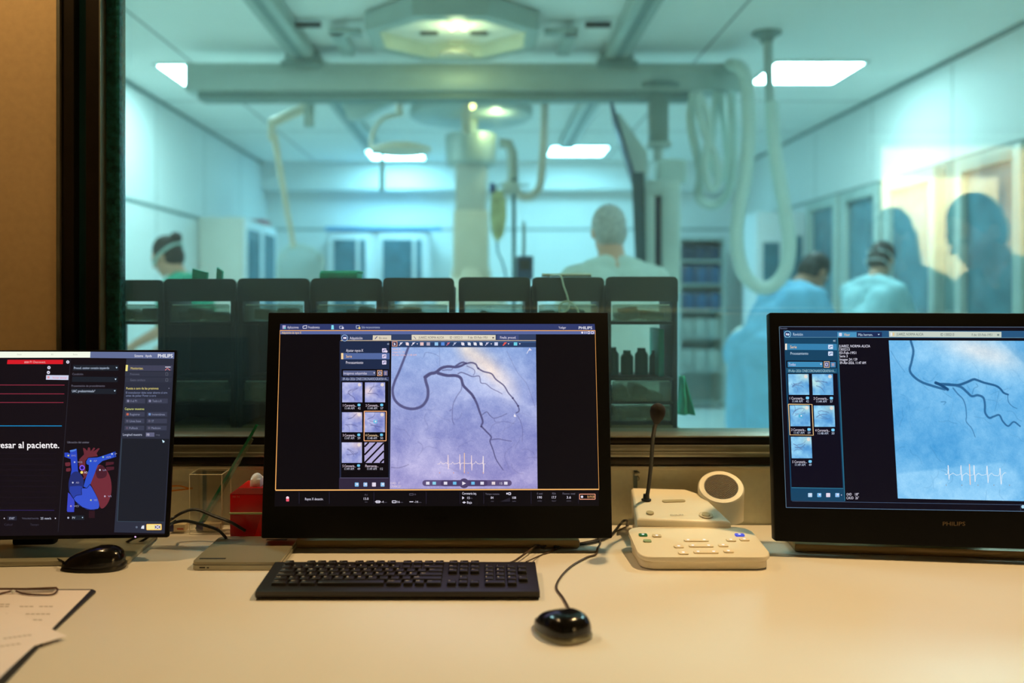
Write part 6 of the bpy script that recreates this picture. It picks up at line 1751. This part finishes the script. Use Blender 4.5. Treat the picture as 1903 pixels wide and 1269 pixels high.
# ================= talkback console with gooseneck microphone and loudspeaker
m_ivory = mat('ivory_plastic', rgb(236, 226, 202), .38, var=.015, scale=6)
m_ivory2 = mat('ivory_plastic_dull', rgb(206, 192, 160), .45, var=.02)
m_btn = mat('grey_rubber_button', rgb(176, 162, 124), .5)
o_ = Vector((.39, 1.855, DESK))
t = empty('talkback_console', o_, 'ivory talkback console with a gooseneck microphone and round loudspeaker', 'console')
top = [(-.094, -.078, .052), (.088, -.085, .047), (.060, .028, .074), (.03, .055, .080), (-.083, .060, .082)]
def frustum(top, inset, z0, th):
    c = Vector((sum(p[0] for p in top) / len(top), sum(p[1] for p in top) / len(top), 0))
    n = len(top)
    v = [(p[0], p[1], p[2]) for p in top]
    up = [Vector(p) for p in top]
    lo = [Vector((p[0] + (.003 if p[0] < 0 else -.001), p[1], z0)) for p in top]
    ins = [Vector((p[0] + (c.x - p[0]) * inset, p[1] + (c.y - p[1]) * inset, p[2] + th)) for p in top]
    V = lo + up + ins
    f = [list(range(n))[::-1], list(range(2 * n, 3 * n))]
    for i in range(n):
        j = (i + 1) % n
        f.append((i, j, n + j, n + i)); f.append((n + i, n + j, 2 * n + j, 2 * n + i))
    bm = bmesh.new(); vs = [bm.verts.new(p) for p in V]
    for q_ in f: bm.faces.new([vs[i] for i in q_])
    bmesh.ops.bevel(bm, geom=bm.edges[:], offset=.0018, segments=2, profile=.5, affect='EDGES'); bm.verts.index_update()
    out = ([p.co.copy() for p in bm.verts], [[q_.index for q_ in fc.verts] for fc in bm.faces]); bm.free()
    return out
v, f = frustum(top, .05, .001, .004)
MB().add(v, f, 0, True).build('housing', m_ivory, t)
# plane of the top face for the small controls
n0 = (Vector(top[1]) - Vector(top[0])).cross(Vector(top[4]) - Vector(top[0])).normalized()
def on_top(px, py, lift=.0046):
    """hit the console's top plane under photo pixel"""
    pt = Vector(top[0]) + o_ + n0 * lift
    d_ = Vector(((px - VX) / F, 1, -(py - VY) / F)); O_ = Vector((0, 0, CAM_Z))
    k_ = (pt - O_).dot(n0) / d_.dot(n0)
    return O_ + d_ * k_ - o_
Rtop = n0.to_track_quat('Z', 'Y').to_matrix().to_4x4()
def disc_on(px, py, rx, ry, m, name, h_=.0012, lab=None):
    c_ = on_top(px, py)
    pts_ = [(rx * math.cos(a_), ry * math.sin(a_)) for a_ in [2 * PI * i / 28 for i in range(28)]]
    ob = MB().prism(pts_, 'z', -.001, h_, M=Matrix.Translation(c_) @ Rtop).build(name, m, t)
    return ob
disc_on(1208, 953, .0075, .0075, m_btn, 'button', .0016)
bt = disc_on(1312, 957, .0135, .0135, m_ivory2, 'dial_ring', .0006); disc_on(1312, 957, .0105, .0105, m_ivory, 'dial_plate', .0010); disc_on(1312, 957, .0085, .0085, m_btn, 'button', .0022)
c_ = on_top(1252, 931)
oval = rrect(-.024, .024, -.0052, .0052, .005)
MB().prism(oval, 'z', -.001, .0010, M=Matrix.Translation(c_) @ Rtop).build('rocker_button', m_btn, t)
tv, tf, ta, tb = text_mesh('PHILIPS')
c_ = on_top(1246, 957); sc = .026 / (tb - ta)
MB().add([Matrix.Translation(c_ + n0 * .0004) @ Rtop @ Vector(((p[0] - ta) * sc, (p[1] - .35) * sc * .75, 0)) for p in tv], tf).build('logo', mat('console_print', rgb(150, 140, 112), .6), t)
# loudspeaker
sc0 = W(1340, 906, 1.88) - o_
nrm = Vector((-.10, -.56, .82)).normalized()
Rs = nrm.to_track_quat('Z', 'Y').to_matrix().to_4x4()
R_ = .0465
v = []; N = 40
vb = [sc0 + (Rs @ Vector((R_ * math.cos(2 * PI * i / N), R_ * math.sin(2 * PI * i / N), -.002))) for i in range(N)]
vm = [sc0 + (Rs @ Vector((R_ * math.cos(2 * PI * i / N), R_ * math.sin(2 * PI * i / N), -.012))) for i in range(N)]
vt = [sc0 + (Rs @ Vector((R_ * .96 * math.cos(2 * PI * i / N), R_ * .96 * math.sin(2 * PI * i / N), .001))) for i in range(N)]
lo = [Vector((p.x + .004 - (p.x - sc0.x) * .10, min(p.y, .078) * .96 + .002, max(.012, .022 + (p.x - sc0.x) * .1))) for p in vm]
allv = lo + vm + vb + vt
f = []
for k in range(3):
    for i in range(N):
        j = (i + 1) % N
        f.append((k * N + i, k * N + j, (k + 1) * N + j, (k + 1) * N + i))
f.append(list(range(N))[::-1]); f.append([3 * N + i for i in range(N)])
sp = MB().add(allv, f, 0, True).build('loudspeaker', m_ivory, t)
# grille: dark recess and crossing wires
MB().lathe([(0, .0012), (.0335, .0012), (.0335, .0020), (0, .0020)], n=40).xf(Matrix.Translation(sc0) @ Rs).build('grille_cloth', m_blk, sp)
g = MB(); r_ = .0325
for i in range(-8, 9):
    s_ = i * .0040
    if abs(s_) >= r_: continue
    h_ = math.sqrt(r_ * r_ - s_ * s_)
    g.tube([(s_, -h_, .0024), (s_, h_, .0024)], .00042, 4, cap=False).tube([(-h_, s_, .0024), (h_, s_, .0024)], .00042, 4, cap=False)
g.xf(Matrix.Translation(sc0) @ Rs @ Matrix.Rotation(PI / 4, 4, 'Z')).build('grille_mesh', mat('grille_wire', rgb(150, 126, 80), .5, metal=.3), sp)
rg = MB().lathe([(.0335, .001), (.0345, .003), (.0440, .0028), (.0455, .0005)], n=40).xf(Matrix.Translation(sc0) @ Rs).build('speaker_ring', m_ivory, sp)
# microphone
MB().lathe([(0, 0), (.0098, 0), (.0098, .002), (.0066, .003), (.006, .012), (0, .012)], c=on_top(1201, 929, .0046), n=24).build('mic_socket', m_blk, t)
neck = smooth_path([W(1202, 926, 1.853) - o_, W(1206, 900, 1.845) - o_, W(1210, 862, 1.825) - o_, W(1213, 820, 1.79) - o_, W(1216, 797, 1.755) - o_, W(1220, 783, 1.72) - o_])
mc = MB().tube(neck, .0040, 12).build('gooseneck', m_blk, t)
hd = (W(1222, 768, 1.69) - o_)
ax = (W(1223, 755, 1.675) - W(1219, 785, 1.715)).normalized()
Ra = ax.to_track_quat('Z', 'Y').to_matrix().to_4x4()
MB().lathe([(0, -.026), (.007, -.026), (.0085, -.020), (.0125, -.008), (.0143, .004), (.0138, .012), (.010, .019), (.005, .0225), (0, .0235)], n=28).xf(Matrix.Translation(hd) @ Ra).build('foam_windscreen', mat('mic_foam', rgb(22, 17, 14), .9, bump=.6, scale=60, bscale=900), t)
MB().tube([(-.098, .0, .030), (-.086, .0, .030)], .006, 12).build('side_socket', m_ivory2, t)

# keypad in front
yf, yb2 = 1.622, 1.772
xl, xr = .276, .512
t = empty('control_keypad', ((xl + xr) / 2, (yf + yb2) / 2, DESK), 'ivory wedge keypad with lit white buttons in front of the console', 'keypad')
hx, hy = (xr - xl) / 2, (yb2 - yf) / 2
hz = lambda y, f_=0: f_ + .024 + (y + hy) / (2 * hy) * .015
def wedge(out, zfun0, zfun1):
    n = len(out)
    V = [(p[0], p[1], zfun0(p[1])) for p in out] + [(p[0], p[1], zfun1(p[1])) for p in out]
    return V, [list(range(n))[::-1], list(range(n, 2 * n))] + [(i, (i + 1) % n, n + (i + 1) % n, n + i) for i in range(n)]
def wedge_b(out, z0, z1, bev=.0025):
    V, f_ = wedge(out, z0, z1)
    bm = bmesh.new(); vs = [bm.verts.new(p) for p in V]
    for q_ in f_: bm.faces.new([vs[i] for i in q_])
    bmesh.ops.bevel(bm, geom=[e for e in bm.edges if abs((e.verts[0].co - e.verts[1].co).z) < .5 * (e.verts[0].co - e.verts[1].co).length + 1e-6], offset=bev, segments=3, profile=.5, affect='EDGES'); bm.verts.index_update()
    r = ([p.co.copy() for p in bm.verts], [[q_.index for q_ in fc.verts] for fc in bm.faces]); bm.free(); return r
v, f = wedge_b(rrect(-hx + .004, hx - .004, -hy + .004, hy, .022, 8), lambda y: .0015, lambda y: hz(y) - .0095)
MB().add(v, f, 0, True).build('lower_shell', m_ivory, t)
v, f = wedge_b(rrect(-hx, hx, -hy, hy + .002, .024, 8), lambda y: hz(y) - .0085, lambda y: hz(y))
MB().add(v, f, 0, True).build('upper_shell', m_ivory, t)
to = Vector(((xl + xr) / 2, (yf + yb2) / 2, DESK))
nk = Vector((0, -.015 / (2 * hy), 1)).normalized()
Rk = Matrix.Rotation(math.atan(.015 / (2 * hy)), 4, 'X')
def on_pad(px, py):
    pt = to + Vector((0, -hy, .024)); d_ = Vector(((px - VX) / F, 1, -(py - VY) / F)); O_ = Vector((0, 0, CAM_Z))
    k_ = (pt - O_).dot(nk) / d_.dot(nk)
    return O_ + d_ * k_ - to
m_lit = emis('lit_button_symbol', (255, 250, 246), 1.1)
m_kbtn = mat('keypad_button', rgb(238, 222, 190), .35)
m_kg = mat('green_button', rgb(30, 120, 84), .35); m_kb2 = mat('blue_button', rgb(60, 70, 200), .35, emit=rgb(70, 90, 240), estr=.5); m_kr = mat('grey_green_button', rgb(150, 176, 140), .35)
def kbtn(px, py, w_, d_, m, lits, name='button', halo=True):
    c_ = on_pad(px, py)
    v_, f_ = [], []
    out = rrect(-w_ / 2, w_ / 2, -d_ / 2, d_ / 2, .0028, 4)
    mb = MB().prism([(p[0] * 1.0, p[1]) for p in out], 'z', -.001, .0022, smooth=False, M=Matrix.Translation(c_) @ Rk)
    b_ = mb.build(name, m, t)
    for (sx, sy, kind) in lits:
        l_ = MB().prism([(sx + .0026 * math.cos(a_) * (1 + .25 * math.sin(3 * a_)), sy + .0024 * math.sin(a_)) for a_ in [2 * PI * i / 14 for i in range(14)]], 'z', .0022, .0024, M=Matrix.Translation(c_) @ Rk)
        l_.build('lit_symbol', m_lit, b_)
    return b_
WB, DB = .0172, .0120
kbtn(1195, 995, .0155, .0125, m_kg, [(0, .0005, 0)]); kbtn(1220.5, 996.5, .0165, .0125, m_ivory2, [(0, -.0005, 0)]); kbtn(1203, 1006, .0145, .0110, m_kr, [])
kbtn(1374.5, 995, .0170, .0125, m_kb2, [(0, .001, 0)])
kbtn(1294, 1005, .045, .0105, m_kbtn, [(-.015, .001, 0), (.015, .001, 0)])
kbtn(1358.5, 1004.5, WB, DB, m_kbtn, [(0, .001, 0)]); kbtn(1383.5, 1003.5, WB, DB, m_kbtn, [(0, .001, 0)])
kbtn(1261.5, 1016.5, WB, DB, m_kbtn, [(0, .001, 0)]); kbtn(1303, 1015.5, .044, .0105, m_kbtn, [(-.015, .001, 0), (.014, .001, 0)]); kbtn(1344, 1014.5, WB, DB, m_kbtn, [(0, .001, 0)])
kbtn(1270, 1028.5, WB, DB, m_kbtn, [(0, .001, 0)]); kbtn(1312, 1027, .044, .0105, m_kbtn, [(-.014, .001, 0), (.014, .001, 0)]); kbtn(1354, 1025.5, WB, DB, m_kbtn, [(0, .001, 0)])
# adhesive hook on the wall seam
o = MB().box(-.006, .006, -.01, 0, 0, .008, .002).tube(smooth_path([(0, -.008, .002), (.004, -.012, -.006), (.001, -.008, -.010)]), .0012, 6).build('wall_hook', m_mdmet); o.location = (.324, 1.9475, .846)
tag(o, 'tiny metal hook on the wall seam behind the microphone', 'hook')
